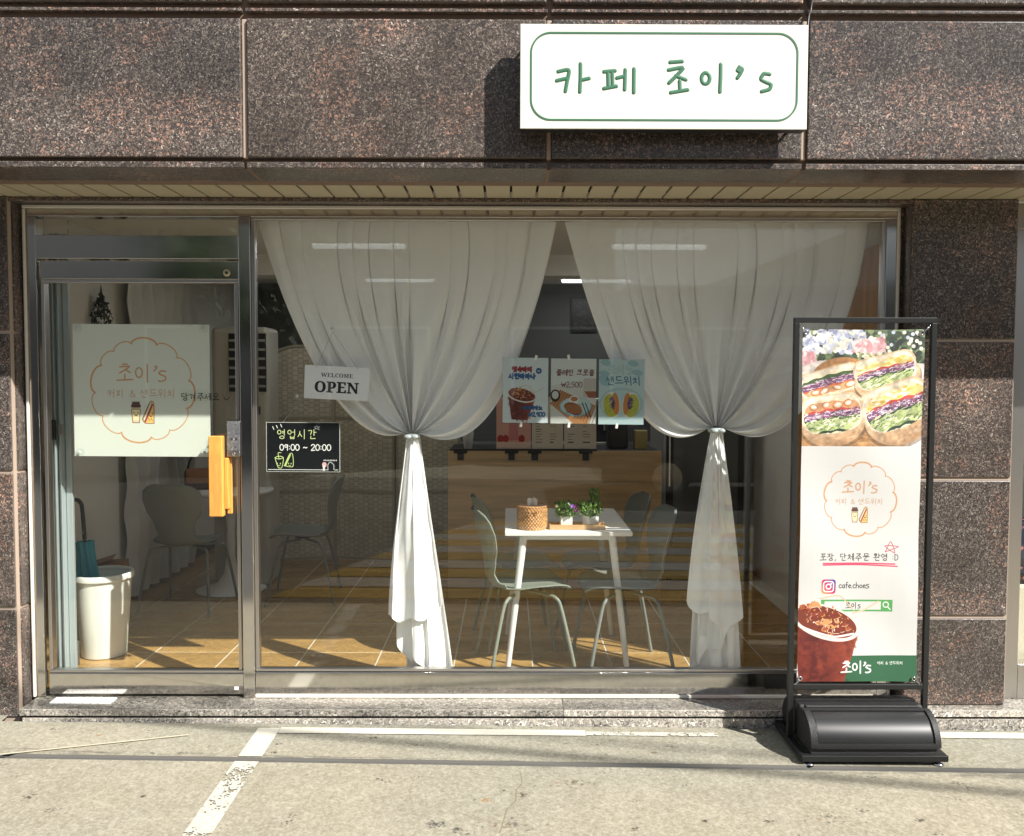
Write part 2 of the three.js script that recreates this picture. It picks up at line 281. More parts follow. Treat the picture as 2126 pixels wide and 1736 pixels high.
function icedCup(c, x, y, w, h, lean = 0.16) {   // tilted tumbler of iced coffee: rim centre x, y; rim width w; height h
  const tl = [x - w / 2, y], tr = [x + w / 2, y + w * lean], bl = [x - w * 0.34 - h * 0.02, y + h], br = [x + w * 0.2, y + h * 1.02];
  const g = c.createLinearGradient(x - w / 2, 0, x + w / 2, 0); g.addColorStop(0, '#7c2a22'); g.addColorStop(0.35, '#5a1c1a'); g.addColorStop(0.8, '#8f3a26'); g.addColorStop(1, '#b3562f');
  poly(c, [tl, tr, br, bl], g);
  for (let i = 0; i < 160; i++) { const t = rnd(), q = rnd(); c.globalAlpha = 0.25; blob(c, lerp(lerp(tl[0], tr[0], q), lerp(bl[0], br[0], q), t), y + h * t * 0.98 + w * lean * q, w * rr(0.02, 0.09), w * rr(0.02, 0.06), rnd() < 0.5 ? '#4a1414' : '#a0442e', rnd() * 3); }
  c.globalAlpha = 1;
  const rot = Math.atan(lean);
  blob(c, x, y + w * lean / 2, w * 0.53, w * 0.25, '#e9dcd4', rot);
  blob(c, x, y + w * lean / 2 - w * 0.01, w * 0.48, w * 0.21, '#7a3322', rot);
  for (let i = 0; i < 34; i++) { const a = rnd() * 6.28, q = Math.sqrt(rnd()) * 0.4, px = x + Math.cos(a) * q * w, py = y + w * lean / 2 - w * 0.05 + Math.sin(a) * q * w * 0.46 + Math.cos(a) * q * w * lean, s = w * rr(0.04, 0.09), pts = [0, 1, 2, 3, 4].map((k) => [px + s * Math.cos(k * 1.26 + a) * rr(0.7, 1.2), py + s * 0.7 * Math.sin(k * 1.26 + a) * rr(0.7, 1.2)]); poly(c, pts, ['#a8542f', '#7c2f20', '#c27a45', '#8f3d26', '#d79a63'][rnd() * 5 | 0]); curve(c, pts.slice(0, 3), ['#f2dcc8', '#e2b48c', '#5a1c16'][rnd() * 3 | 0], w * 0.008); }
  for (let i = 0; i < 70; i++) { const a = rnd() * 6.28, q = Math.sqrt(rnd()) * 0.46, px = x + Math.cos(a) * q * w, py = y + w * lean / 2 - w * 0.05 + Math.sin(a) * q * w * 0.46 + Math.cos(a) * q * w * lean; blob(c, px, py, w * rr(0.006, 0.024), w * rr(0.005, 0.014), ['#c98552', '#8e3a26', '#5b1f1a', '#e3b58c', '#a9562f', '#f0d9c6', '#d59a4e'][rnd() * 7 | 0], rnd() * 3); }
  curve(c, [[x - w * 0.5, y + w * 0.12], [x - w * 0.3, y + w * 0.24], [x + w * 0.1, y + w * 0.36], [x + w * 0.42, y + w * 0.32]], '#f4e8e2', w * 0.03);
  curve(c, [[x + w * 0.4, y + w * 0.02], [x + w * 0.58, y - w * 0.04], [x + w * 0.78, y - w * 0.16]], '#e4c9ae', w * 0.025);
  curve(c, [[x - w * 0.1, y - w * 0.2], [x + w * 0.2, y - w * 0.24], [x + w * 0.42, y - w * 0.02]], '#dcb893', w * 0.015);
}
function cutSandwich(c, x, y, w, h, rot, upside, prawn) {   // half sandwich seen at its cut face
  c.save(); c.translate(x, y); c.rotate(rot); c.globalAlpha = 0.5; blob(c, 0, h * 0.2, w * 0.54, h * 0.5, '#5a4634'); c.globalAlpha = 1;
  const wg = c.createLinearGradient(0, -h * 0.4, 0, h * 0.62); wg.addColorStop(0, '#ead0ac'); wg.addColorStop(0.55, '#dcb88e'); wg.addColorStop(1, '#bb8d62'); c.fillStyle = wg; c.beginPath(); c.ellipse(0, h * 0.12, w * 0.52, h * 0.52, 0, 0, 6.2832); c.fill();
  rrect(c, -w * 0.5, -h * 0.44, w * 0.99, h * 0.66, h * 0.26, '#e2c096'); rrect(c, -w * 0.485, -h * 0.41, w * 0.96, h * 0.74, h * 0.3, '#f1dfc2');
  for (let i = 0; i < 60; i++) { c.globalAlpha = 0.25; blob(c, rr(-0.45, 0.45) * w, rr(0.1, 0.58) * h, w * rr(0.03, 0.1), h * 0.02, rnd() < 0.5 ? '#b98454' : '#efcfa8', rr(-0.2, 0.2)); } c.globalAlpha = 1;
  c.save(); c.beginPath(); c.moveTo(-w * 0.46, h * 0.02); c.bezierCurveTo(-w * 0.44, -h * 0.34, -w * 0.2, -h * 0.38, 0.04 * w, -h * 0.37); c.bezierCurveTo(w * 0.36, -h * 0.37, w * 0.47, -h * 0.26, w * 0.455, -h * 0.02); c.bezierCurveTo(w * 0.44, h * 0.3, w * 0.2, h * 0.36, -w * 0.02, h * 0.36); c.bezierCurveTo(-w * 0.3, h * 0.35, -w * 0.44, h * 0.28, -w * 0.46, h * 0.02); c.clip();
  c.fillStyle = '#f3e2c4'; c.fillRect(-w, -h, 2 * w, 2 * h);
  const bands = upside ? [[-0.3, -0.22, '#eed9b2'], [-0.24, -0.12, '#3f5c2c'], [-0.14, 0.06, 'cab'], [0.04, 0.1, '#d8552f'], [0.08, 0.26, 'shrimp'], [0.26, 0.4, '#efd9b4']]
    : [[-0.36, -0.26, '#eed9b2'], [-0.3, -0.12, prawn ? 'shrimp' : 'egg'], [-0.15, -0.09, '#cf4434'], [-0.1, 0.03, 'cab'], [0.02, 0.08, '#2f4d2e'], [0.06, 0.3, 'let'], [0.28, 0.34, '#2c4630'], [0.33, 0.5, '#f0dcb8']];
  for (const [a, b, k] of bands) {
    const y0 = a * h, y1 = b * h;
    c.fillStyle = { cab: '#6e4266', egg: '#f0d27c', let: '#c3d187', shrimp: '#e2a06a' }[k] ?? k;
    c.beginPath(); c.moveTo(-w * 0.6, y1);
    for (let i = 0; i <= 24; i++) { const q = -0.6 + i * 0.05; c.lineTo(q * w, y0 + Math.sin(i * 1.3 + a * 20) * h * 0.018 + Math.abs(q) * h * 0.1); }
    for (let i = 24; i >= 0; i--) { const q = -0.6 + i * 0.05; c.lineTo(q * w, y1 + Math.sin(i * 1.7 + b * 20) * h * 0.018 + Math.abs(q) * h * 0.06); }
    c.fill();
    const inBand = () => [rr(-0.45, 0.45) * w, lerp(y0, y1, rnd())];
    if (k === 'cab') dots(c, 150, () => { const [p, q] = inBand(), l = w * rr(0.01, 0.05); curve(c, [[p, q], [p + l, q + rr(-0.02, 0.02) * h], [p + l * 1.6, q + rr(-0.03, 0.03) * h]], ['#8a5a86', '#4a2a48', '#d6c2d6', '#96608f', '#f3eaf0', '#b05a74', '#e3d3e2'][rnd() * 7 | 0], h * 0.013); });
    if (k === 'let') dots(c, 120, () => { const [p, q] = inBand(), l = w * rr(0.03, 0.12); curve(c, [[p, q], [p + l * 0.5, q - h * 0.03], [p + l, q - h * rr(0, 0.05)]], ['#e3e9b4', '#a3b868', '#f0f3d4', '#7f9a55', '#b7c87c', '#5f7a4e', '#d3dca0'][rnd() * 6 | 0], h * rr(0.008, 0.03)); });
    if (k === 'egg') dots(c, 30, () => { const [p, q] = inBand(); blob(c, p, q, w * 0.04, h * 0.02, ['#fbe9b0', '#e9b93a', '#f7ecd8'][rnd() * 3 | 0]); });
    if (k === 'shrimp') for (let i = -2; i <= 1; i++) { const jx = i * w * 0.19 + w * rr(0.05, 0.12), jy = (y0 + y1) / 2 + h * rr(-0.02, 0.02), jr = rr(0.8, 1.2), ja = rr(-0.4, 0.4); blob(c, jx, jy, w * 0.085 * jr, h * 0.085 * jr, '#cf7a44', ja); blob(c, jx + w * 0.01, jy - h * 0.005, w * 0.062 * jr, h * 0.055 * jr, '#efcfae', ja); blob(c, jx + w * 0.015, jy - h * 0.01, w * 0.035 * jr, h * 0.026 * jr, '#fbf0e2', ja); }
  }
  c.restore();
  c.restore();
}
function sandwichPhoto(c, w, h) {
  c.save(); c.beginPath(); c.rect(0, 0, w, h); c.clip();
  c.fillStyle = '#46543f'; c.fillRect(0, 0, w, h);
  dots(c, 240, () => blob(c, rnd() * w, rr(0, 0.34) * h, rr(0.01, 0.05) * w, rr(0.01, 0.04) * h, ['#3a4a38', '#5e7050', '#2e3c33', '#76885c', '#8ea06c'][rnd() * 5 | 0], rnd() * 3));
  dots(c, 330, () => { const a = rr(-0.35, 0.5), x = (0.22 + 0.5 * (rnd() - 0.42)) * w, y = (0.08 + 0.2 * (rnd() - 0.4)) * h; blob(c, x, y, rr(0.012, 0.03) * w, rr(0.01, 0.026) * h, ['#dfe0ea', '#c6cadf', '#f1eee9', '#b2b8d4', '#e9e2c6', '#9ca4c6'][rnd() * 6 | 0], a * 6); });
  dots(c, 34, () => blob(c, rr(0.62, 0.98) * w, rr(0.02, 0.22) * h, 0.016 * w, 0.016 * h, ['#e9ecd0', '#c8d3e8', '#f5f3e2'][rnd() * 3 | 0]));
  for (const [x, y, s] of [[0.06, 0.25, 0.1], [0.58, 0.17, 0.13], [0.46, 0.16, 0.08], [0.02, 0.31, 0.08]]) dots(c, 26, () => blob(c, (x + rr(-0.5, 0.5) * s) * w, (y + rr(-0.5, 0.5) * s) * h, s * rr(0.2, 0.5) * w, s * rr(0.16, 0.4) * h, ['#e8b4b8', '#f0ccc9', '#d9949c', '#e2a3a8', '#f5dcd6'][rnd() * 5 | 0], rnd() * 3));
  dots(c, 120, () => blob(c, rr(0.45, 0.8) * w, rr(0.2, 0.32) * h, 0.012 * w, 0.01 * h, ['#c9c39a', '#9aa56a', '#ece5cf', '#7d8a52'][rnd() * 4 | 0]));
  poly(c, [[-0.1, 0.36], [0.14, 0.27], [0.5, 0.26], [1.1, 0.3], [1.1, 1.1], [-0.1, 1.1]].map(([a, b]) => [a * w, b * h]), '#e9dcd3');
  blob(c, 0.34 * w, 0.42 * h, 0.26 * w, 0.18 * h, '#b97f4a'); blob(c, 0.34 * w, 0.44 * h, 0.22 * w, 0.15 * h, '#cf9860');
  poly(c, [[0.0, 0.86], [0.86, 0.72], [0.82, 0.98], [0.78, 1.05], [0.0, 1.05]].map(([a, b]) => [a * w, b * h]), '#c48d55');
  dots(c, 60, () => curve(c, [[rr(0.1, 0.5) * w, rr(0.86, 1) * h], [rr(0.5, 0.8) * w, rr(0.86, 1) * h]], ['#b67d46', '#d8a66e', '#a9713c'][rnd() * 3 | 0], 2));
  poly(c, [[0.82, 0.86], [0.9, 0.84], [0.85, 1.05], [0.77, 1.05]].map(([a, b]) => [a * w, b * h]), '#d5a566');
  cutSandwich(c, 0.23 * w, 0.46 * h, 0.52 * w, 0.3 * h, -0.27, true);
  cutSandwich(c, 0.69 * w, 0.37 * h, 0.53 * w, 0.36 * h, -0.25, false);
  cutSandwich(c, 0.25 * w, 0.74 * h, 0.52 * w, 0.42 * h, -0.13, false, true);
  cutSandwich(c, 0.79 * w, 0.67 * h, 0.58 * w, 0.5 * h, -0.34, false);
  { const im = c.getImageData(0, 0, Math.ceil(w), Math.ceil(h)), d = im.data; for (let i = 0; i < d.length; i += 4) { const pxx = (i / 4) % im.width / im.width, pyy = Math.floor(i / 4 / im.width) / im.height, lum = 0.74 + 0.3 * vnoise(pxx * 14, pyy * 14, 64) + 0.22 * vnoise(pxx * 42, pyy * 42, 64), q = 34 * (rnd() - 0.5), g = (d[i] + d[i + 1] + d[i + 2]) / 3; for (let k = 0; k < 3; k++) d[i + k] = lerp(d[i + k], g, 0.14) * lum + q; } c.putImageData(im, 0, 0); }
  c.restore();
}
function weave(c, w, h, a) { c.globalAlpha = a; for (let i = 0; i < w; i += 3) { c.fillStyle = rnd() < 0.5 ? '#fff' : '#b9b4a8'; c.fillRect(i, 0, 1, h); } for (let j = 0; j < h; j += 3) { c.fillStyle = rnd() < 0.5 ? '#fff' : '#b9b4a8'; c.fillRect(0, j, w, 1); } c.globalAlpha = 1; }
const print = (w, h, f) => { const c = canvas(w, h); f(c.getContext('2d'), w, h); return texOf(c, true, false); };
const bannerTex = print(690, 2000, (c, w, h) => {
  c.fillStyle = '#d9d8d5'; c.fillRect(0, 0, w, h);
  sandwichPhoto(c, w, h * 0.328);
  logo(c, w * 0.5, h * 0.478, w * 0.29, 1.25);
  curve(c, [[0.72, 0.627], [0.765, 0.598], [0.8, 0.63], [0.715, 0.61], [0.83, 0.612], [0.72, 0.627]].map(([a, b]) => [a * w, b * h]), '#b9495a', 4);
  ink(c, '포장, 단체주문 환영 :D', w * 0.5, h * 0.632, w * 0.06, '#4b4a48', 4.6, { gap: 0.04 });
  curve(c, [[0.2, 0.6605], [0.5, 0.6595], [0.8, 0.6615]].map(([a, b]) => [a * w, b * h]), '#d8476a', 8); curve(c, [[0.2, 0.665], [0.5, 0.6635], [0.82, 0.668]].map(([a, b]) => [a * w, b * h]), '#cf3f5f', 7);
  const g = c.createLinearGradient(0.19 * w, 0.745 * h, 0.31 * w, 0.708 * h); g.addColorStop(0, '#f5b35a'); g.addColorStop(0.45, '#d5395f'); g.addColorStop(1, '#4a3aa8');
  rrect(c, 0.19 * w, 0.706 * h, 0.12 * w, 0.12 * w, 0.025 * w, g);
  c.strokeStyle = '#fff'; c.lineWidth = 7; c.beginPath(); c.roundRect(0.208 * w, 0.712 * h, 0.084 * w, 0.084 * w, 0.022 * w); c.stroke(); c.beginPath(); c.arc(0.25 * w, 0.7265 * h, 0.02 * w, 0, 6.3); c.stroke(); blob(c, 0.272 * w, 0.7185 * h, 5, 5, '#fff');
  ink(c, 'cafe.choes', 0.335 * w, h * 0.713, w * 0.056, '#3d3c3a', 4.4, { align: 'left', gap: 0.0 });
  c.fillStyle = '#58a55c'; c.fillRect(0.19 * w, 0.764 * h, 0.6 * w, 0.034 * h); c.fillStyle = '#dddcd8'; c.fillRect(0.22 * w, 0.769 * h, 0.475 * w, 0.024 * h);
  c.strokeStyle = '#f4f3ef'; c.lineWidth = 6; c.beginPath(); c.arc(0.735 * w, 0.778 * h, 15, 0, 6.3); c.stroke(); curve(c, [[0.75 * w, 0.784 * h], [0.772 * w, 0.792 * h]], '#f4f3ef', 6);
  ink(c, '초이s', 0.46 * w, h * 0.7725, w * 0.05, '#44423f', 4.4, { gap: 0.02 });
  c.fillStyle = '#2f6243'; c.fillRect(0.2 * w, 0.924 * h, w, 0.08 * h);
  icedCup(c, 0.235 * w, 0.8 * h, 0.56 * w, 0.24 * h, 0.3);
  ink(c, "초이's", 0.49 * w, h * 0.94, w * 0.1, '#f3f3ee', 8.5, { gap: -0.06 });
  ink(c, '커피 & 샌드위치', 0.78 * w, h * 0.941, w * 0.028, '#e6ebe4', 2.6, { gap: 0.02 });
  weave(c, w, h, 0.035);
});
const doorPosterTex = print(1024, 990, (c, w, h) => { c.fillStyle = '#d9ddd1'; c.fillRect(0, 0, w, h); logo(c, w * 0.505, h * 0.498, w * 0.365); });
const openTex = print(720, 400, (c, w, h) => {
  c.fillStyle = '#efeff2'; c.fillRect(0, 0, w, h); c.fillStyle = '#15151a'; c.textAlign = 'center';
  c.font = 'bold 66px serif'; c.fillText('WELCOME', w * 0.5, 132);
  c.font = 'bold 178px serif'; c.lineWidth = 5; c.strokeStyle = '#15151a'; c.lineJoin = 'round'; c.save(); c.translate(w * 0.5, 316); c.scale(0.98, 1); c.fillText('OPEN', 0, 0); c.strokeText('OPEN', 0, 0); c.restore();
});
const chalkTex = print(900, 610, (c, w, h) => {
  c.fillStyle = '#14171a'; c.fillRect(0, 0, w, h);
  ink(c, '영업시간', w * 0.42, h * 0.14, 118, '#dbe6a4', 9, { gap: 0.06 });
  ink(c, '09:00 ~ 20:00', w * 0.53, h * 0.43, 92, '#f4f4f0', 11, { gap: 0.02 });
  for (const [x, y, l] of [[75, 50, 34], [120, 36, 30], [172, 20, 34]]) curve(c, [[x, y], [x + 14, y + l]], '#e9e9e4', 10);
  curve(c, [[0.66, 0.13], [0.69, 0.05], [0.72, 0.14], [0.65, 0.08], [0.73, 0.08], [0.66, 0.13]].map(([a, b]) => [a * w, b * h]), '#a8adb0', 6);
  const G = '#d6e99a';
  curve(c, [[100, 440], [140, 560], [185, 560], [205, 440], [150, 420], [100, 440], [150, 455], [205, 440]], G, 8); curve(c, [[150, 450], [140, 380], [175, 376]], G, 8);
  curve(c, [[215, 540], [285, 390], [320, 400], [322, 548], [215, 540]], G, 8); poly(c, [[215, 540], [285, 390], [300, 400], [235, 545]], '#c4dc86'); for (const q of [[130, 510], [168, 510], [268, 510], [300, 510]]) blob(c, ...q, 6, 8, G); curve(c, [[135, 530], [150, 542], [165, 530]], G, 6); curve(c, [[270, 530], [284, 540], [298, 530]], G, 6);
  blob(c, 0.79 * w, 0.86 * h, 28, 34, '#e9b6b6'); rrect(c, 0.77 * w, 0.87 * h, 26, 70, 8, '#ece6e4'); curve(c, [[0.84, 0.96], [0.84, 0.86], [0.87, 0.8], [0.92, 0.86], [0.92, 0.96]].map(([a, b]) => [a * w, b * h]), '#cfcfd0', 8);
  for (let i = 0; i < 9; i++) c.fillStyle = '#d9d9d9', c.fillRect(0.78 * w + i * 19, 0.755 * h, 12, 16);
  c.fillStyle = '#e4e4e0'; c.fillRect(14, h - 26, w * 0.83, 8); c.fillRect(w * 0.93, h - 26, 44, 8);
});
const poster1 = print(400, 570, (c, w, h) => {
  c.fillStyle = '#e4e8ea'; c.fillRect(0, 0, w, h);
  ink(c, '뼛속까지', w * 0.43, h * 0.14, 44, '#b93a46', 9, { gap: 0.0, outline: ['#5b1d2b', 5] }); ink(c, '시원하자나', w * 0.43, h * 0.245, 46, '#3e69a8', 9, { gap: 0.02, outline: ['#22406e', 5] });
  blob(c, w * 0.79, h * 0.2, 26, 26, '#2f548e'); ink(c, 'ICE', w * 0.79, h * 0.185, 18, '#e7edf3', 3);
  icedCup(c, w * 0.42, h * 0.53, w * 0.62, h * 0.42, 0.2);
  ink(c, '아메리카노', w * 0.66, h * 0.74, 34, '#2f5b96', 8, { gap: 0, outline: ['#1f3c66', 4] }); ink(c, '₩2,900', w * 0.75, h * 0.83, 44, '#3a6aa6', 7, { gap: 0, outline: ['#22406e', 4] });
});
const poster2 = print(400, 570, (c, w, h) => {
  c.fillStyle = '#e6e5e2'; c.fillRect(0, 0, w, h);
  poly(c, [[0, 0.42], [1, 0.3], [1, 1], [0, 1]].map(([a, b]) => [a * w, b * h]), '#dcd6d0');
  rrect(c, w * 0.72, h * 0.3, w * 0.3, h * 0.3, 12, '#cfc3ba'); poly(c, [[0.74, 0.5], [1, 0.5], [1, 0.6], [0.84, 0.6]].map(([a, b]) => [a * w, b * h]), '#a8644a');
  poly(c, [[0.2, 0.48], [1, 0.72], [0.82, 1], [0.5, 1], [0, 0.7]].map(([a, b]) => [a * w, b * h]), '#c58a5c');
  for (let i = 0; i < 16; i++) curve(c, [[(0.22 + i * 0.055) * w, (0.485 + i * 0.017) * h], [(0.0 + i * 0.06) * w, (0.7 + i * 0.022) * h]], '#8a5230', 5);
  blob(c, w * 0.1, h * 0.57, 44, 54, '#3a2a28'); blob(c, w * 0.1, h * 0.56, 30, 36, '#d9d4d0');
  blob(c, w * 0.55, h * 0.74, w * 0.35, h * 0.15, '#8fb3bd'); blob(c, w * 0.55, h * 0.73, w * 0.33, h * 0.135, '#c8dadc');
  blob(c, w * 0.52, h * 0.63, 44, 36, '#eeeae4'); blob(c, w * 0.52, h * 0.62, 32, 20, '#c07a4a');
  blob(c, w * 0.5, h * 0.77, 84, 50, '#8e4a2a', 0.4); for (let i = -3; i <= 3; i++) { curve(c, [[w * 0.5 + i * 22 - 20, h * 0.72], [w * 0.5 + i * 22 + 22, h * 0.84]], '#c98a4e', 6); curve(c, [[w * 0.34, h * 0.76 + i * 12], [w * 0.68, h * 0.77 + i * 12]], '#b5733e', 5); }
  for (const q of [0, 0.07]) curve(c, [[(0.7 + q) * w, 0.68 * h], [(0.82 + q) * w, 0.9 * h]], '#2c2a2c', 9);
  ink(c, '플레인 크로플', w * 0.54, h * 0.17, 52, '#8a5a56', 8.5, { gap: 0, slant: 0.1, outline: ['#efeae4', 3] }); ink(c, '₩2,500', w * 0.46, h * 0.35, 56, '#7e4a48', 6, { gap: 0 });
});
const poster3 = print(400, 570, (c, w, h) => {
  c.fillStyle = '#cddcde'; c.fillRect(0, 0, w, h);
  for (const [x, y] of [[0.15, 0.05], [0.75, 0.06], [0.85, 0.2], [0.12, 0.22], [0.15, 0.36], [0.1, 0.3]]) blob(c, x * w, y * h, 48, 26, '#a9c6cb', 0.2);
  blob(c, w * 0.5, h * 0.68, w * 0.48, h * 0.25, '#b4cbd1'); blob(c, w * 0.5, h * 0.69, w * 0.43, h * 0.22, '#c5d9dc');
  for (const s of [-1, 1]) {
    blob(c, w * (0.5 + s * 0.21), h * 0.7, w * 0.19, h * 0.2, '#efe6d8', s * 0.15); blob(c, w * (0.5 + s * 0.23), h * 0.71, w * 0.165, h * 0.18, '#c9c24e', s * 0.15);
    blob(c, w * (0.5 + s * 0.12), h * 0.68, w * 0.075, h * 0.17, '#d98a44', s * 0.1); blob(c, w * (0.5 + s * 0.2), h * 0.67, w * 0.06, h * 0.1, '#5c4263', s * 0.1);
    dots(c, 40, () => blob(c, w * (0.5 + s * rr(0.2, 0.34)), h * rr(0.58, 0.84), 7, 4, ['#e2d75a', '#9aa83e', '#c8c04a'][rnd() * 3 | 0], rnd() * 3)); dots(c, 26, () => blob(c, w * (0.5 + s * rr(0.16, 0.24)), h * rr(0.6, 0.74), 5, 3, ['#a48aae', '#3f2a48'][rnd() * 2 | 0]));
  }
  ink(c, "초이's", w * 0.46, h * 0.09, 80, '#dfe9e7', 6, { gap: -0.02, outline: ['#6e8e92', 5] }); ink(c, '샌드위치', w * 0.55, h * 0.26, 78, '#3f7c96', 10, { gap: 0, slant: -0.1, outline: ['#e2eae8', 4] });
});
const menuTex = (kind) => print(260, 360, (c, w, h) => {
  c.fillStyle = kind ? '#e6e2d8' : '#e6b4ac'; c.fillRect(0, 0, w, h);
  if (!kind) { rrect(c, 95, 120, 70, 180, 8, '#d98a94'); c.fillStyle = '#f2e6e0'; c.fillRect(95, 120, 70, 24); for (const x of [30, 70, 190]) { blob(c, x, 290, 24, 26, '#b23236'); } c.fillStyle = '#efd6cf'; c.fillRect(0, 312, w, 48); } else
    for (let r = 0; r < 16; r++) for (let k = 0; k < 2; k++) if (rnd() < 0.75) { c.fillStyle = ['#7a746c', '#958f86', '#4c4843'][rnd() * 3 | 0]; c.fillRect(30 + k * 120, 40 + r * 18, rr(30, 70), r % 5 ? 4 : 8); }
});
// ---------------------------------------------------------------- the setting: ground, road, markings
const gy = (x) => -0.009 * clamp(x, -5, 5);
const drainZ = (x) => 0.575 + 0.011 * x;
const concTex = (() => {   // worn concrete, 6 m a side
  const N = 2048, c = pixelTex(N, N, (u, v, i, j) => {
    const a = fbm(u, v, 5, 5), b = fbm(u + 0.37, v + 0.11, 48, 4), g = hash(i, j), f = vnoise(u * 512, v * 512, 512), s = vnoise(u * 900, v * 900, 900), k = 141 + 22 * (a - 0.5) + 15 * (b - 0.5) + 24 * (g - 0.5) + 20 * (f - 0.5) + 24 * (s - 0.5), w = (a - 0.5) * 10;
    return [k + 4 + w, k - 1, k - 17 - w];
  }), x = c.getContext('2d');
  for (let i = 0; i < 46; i++) { x.globalAlpha = rr(0.02, 0.07); blob(x, rnd() * N, rnd() * N, rr(12, 90), rr(8, 40), rnd() < 0.6 ? '#6c6450' : '#d8d0b4', rr(-0.4, 0.4)); }
  x.globalAlpha = 1;
  for (let i = 0; i < 420; i++) { const px = rnd() * N, py = rnd() * N, q = rr(0.25, 0.8); x.globalAlpha = q; for (let k = 0; k < 5; k++) blob(x, px + rr(-7, 7), py + rr(-4, 4), rr(0.6, 3.2), rr(0.5, 2), '#3c3830', rnd() * 3); }
  for (let i = 0; i < 14; i++) { const px = rnd() * N, py = rnd() * N; for (let k = 0; k < 40; k++) { x.globalAlpha = rr(0.2, 0.6); blob(x, px + rr(-1, 1) * rr(0, 55), py + rr(-1, 1) * rr(0, 22), rr(0.8, 4), rr(0.7, 2.4), rnd() < 0.8 ? '#4a463e' : '#86603c', rnd() * 3); } }
  // stains, grit, cracks and a darker band along the drain where the photograph shows them
  const spot = (u, v) => { const d = new THREE.Vector3((u - 1063) / 1800, -(v - 868) / 1800, -1).applyQuaternion(camera.quaternion), p = camera.position.clone().addScaledVector(d, -camera.position.y / d.y); return [(((p.x / 6 + 0.5) % 1) + 1) % 1 * N, p.z / 6 * N]; };
  for (const [u, v, su, n, col] of [[905, 1712, 26, 46, '#3f3c36'], [950, 1722, 14, 22, '#3f3c36'], [1085, 1650, 14, 30, '#4c4538'], [1010, 1662, 16, 20, '#9a6f3e'], [60, 1665, 30, 26, '#3f3a30'], [110, 1690, 20, 16, '#44403a'], [297, 1660, 7, 12, '#3f3a30'], [1464, 1701, 8, 16, '#38342c'], [1790, 1678, 18, 18, '#4a463c'], [1911, 1696, 14, 20, '#3f3b32'], [1360, 1560, 9, 14, '#5a5244'], [117, 1578, 14, 20, '#6a5a48'], [205, 1534, 9, 14, '#8a6c4a'], [1320, 1720, 12, 14, '#3c382e'], [1595, 1700, 12, 10, '#3c382e']]) { const [px, pz] = spot(u, v); for (let k = 0; k < n; k++) { x.globalAlpha = rr(0.25, 0.75); const a = rnd() * 6.3, q = rnd() * su * 0.5; blob(x, px + Math.cos(a) * q, pz + Math.sin(a) * q * 0.8, rr(0.5, 2.6), rr(0.5, 2.2), col, rnd() * 3); } }
  for (const [u0, u1, dv] of [[0, 700, -9], [640, 1240, -10], [1100, 2126, -12]]) for (let k = 0; k < 150; k++) { const u = rr(u0, u1), [px, pz] = spot(u, 1578 + u * 0.0169 + dv + rr(-7, 5)); x.globalAlpha = rr(0.04, 0.16); blob(x, px, pz, rr(4, 22), rr(1, 4), '#3e3c38', rr(-0.1, 0.1)); }
  x.globalAlpha = 0.7; curve(x, [[1079, 1602], [1083, 1625], [1072, 1640], [1068, 1662], [1050, 1680], [1046, 1700], [1040, 1730]].map(([u, v]) => spot(u + rr(-3, 3), v)), '#6b6149', 1.6); curve(x, [[860, 1620], [850, 1650], [856, 1670]].map(([u, v]) => spot(u, v)), '#7a6f56', 1);
  x.globalAlpha = 0.55;
  for (let i = 0; i < 16; i++) { let px = rnd() * N, py = rnd() * N, a = rnd() * 6.3; const pts = []; for (let k = 0; k < 26; k++) { pts.push([px, py]); a += rr(-0.6, 0.6); px += Math.cos(a) * 11; py += Math.sin(a) * 11; } curve(x, pts, '#6a6048', rr(0.7, 1.4)); }
  x.globalAlpha = 1;
  return texOf(c);
})();
M.concrete = std({ map: concTex, roughness: 0.93, bumpMap: concTex, bumpScale: 0.0009 });
function sheet(xs, zf, nz, uvS, oy = 0) {   // strip of ground between two lines z(x)
  const pos = [], uv = [], idx = [];
  xs.forEach((x) => { const [z0, z1] = zf(x); for (let k = 0; k <= nz; k++) { const z = lerp(z0, z1, k / nz); pos.push(x, gy(x) + oy, z); uv.push(x / uvS + 0.5, -z / uvS); } });
  for (let i = 0; i + 1 < xs.length; i++) for (let k = 0; k < nz; k++) { const a = i * (nz + 1) + k, b = a + nz + 1; idx.push(a, a + 1, b, b, a + 1, b + 1); }
  const g = new THREE.BufferGeometry(); g.setAttribute('position', new THREE.Float32BufferAttribute(pos, 3)); g.setAttribute('uv', new THREE.Float32BufferAttribute(uv, 2)); g.setIndex(idx); g.computeVertexNormals(); return g;
}
const gxs = [-60, -5, -3, -2, -1, 0, 1, 2, 3, 5, 60], inner = [-5, -4, -3, -2, -1, 0, 1, 2, 3, 4, 5];
const ground = structure('ground', merge([
  sheet([-60, -5, ...Array.from({ length: 91 }, (_, i) => -3 + i / 15), 5, 60], (x) => [x > -2.4 && x < 2.9 ? 0.181 + 0.013 * Math.max(0, vnoise(x * 3 + 7, 1.5, 64) - (x < -0.3 ? 0.15 : 0.5)) + 0.003 * vnoise(x * 14, 3.5, 256) : -0.3, drainZ(clamp(x, -5, 5)) - 0.022], 1, 6), sheet(gxs, (x) => [drainZ(clamp(x, -5, 5)) + 0.022, 60], 1, 6)]), M.concrete);
structure('subsoil', bx(-4, 4, -0.14, -0.1, -0.3, 0.4), std({ color: lin(0.12, 0.1, 0.08), roughness: 1 }));
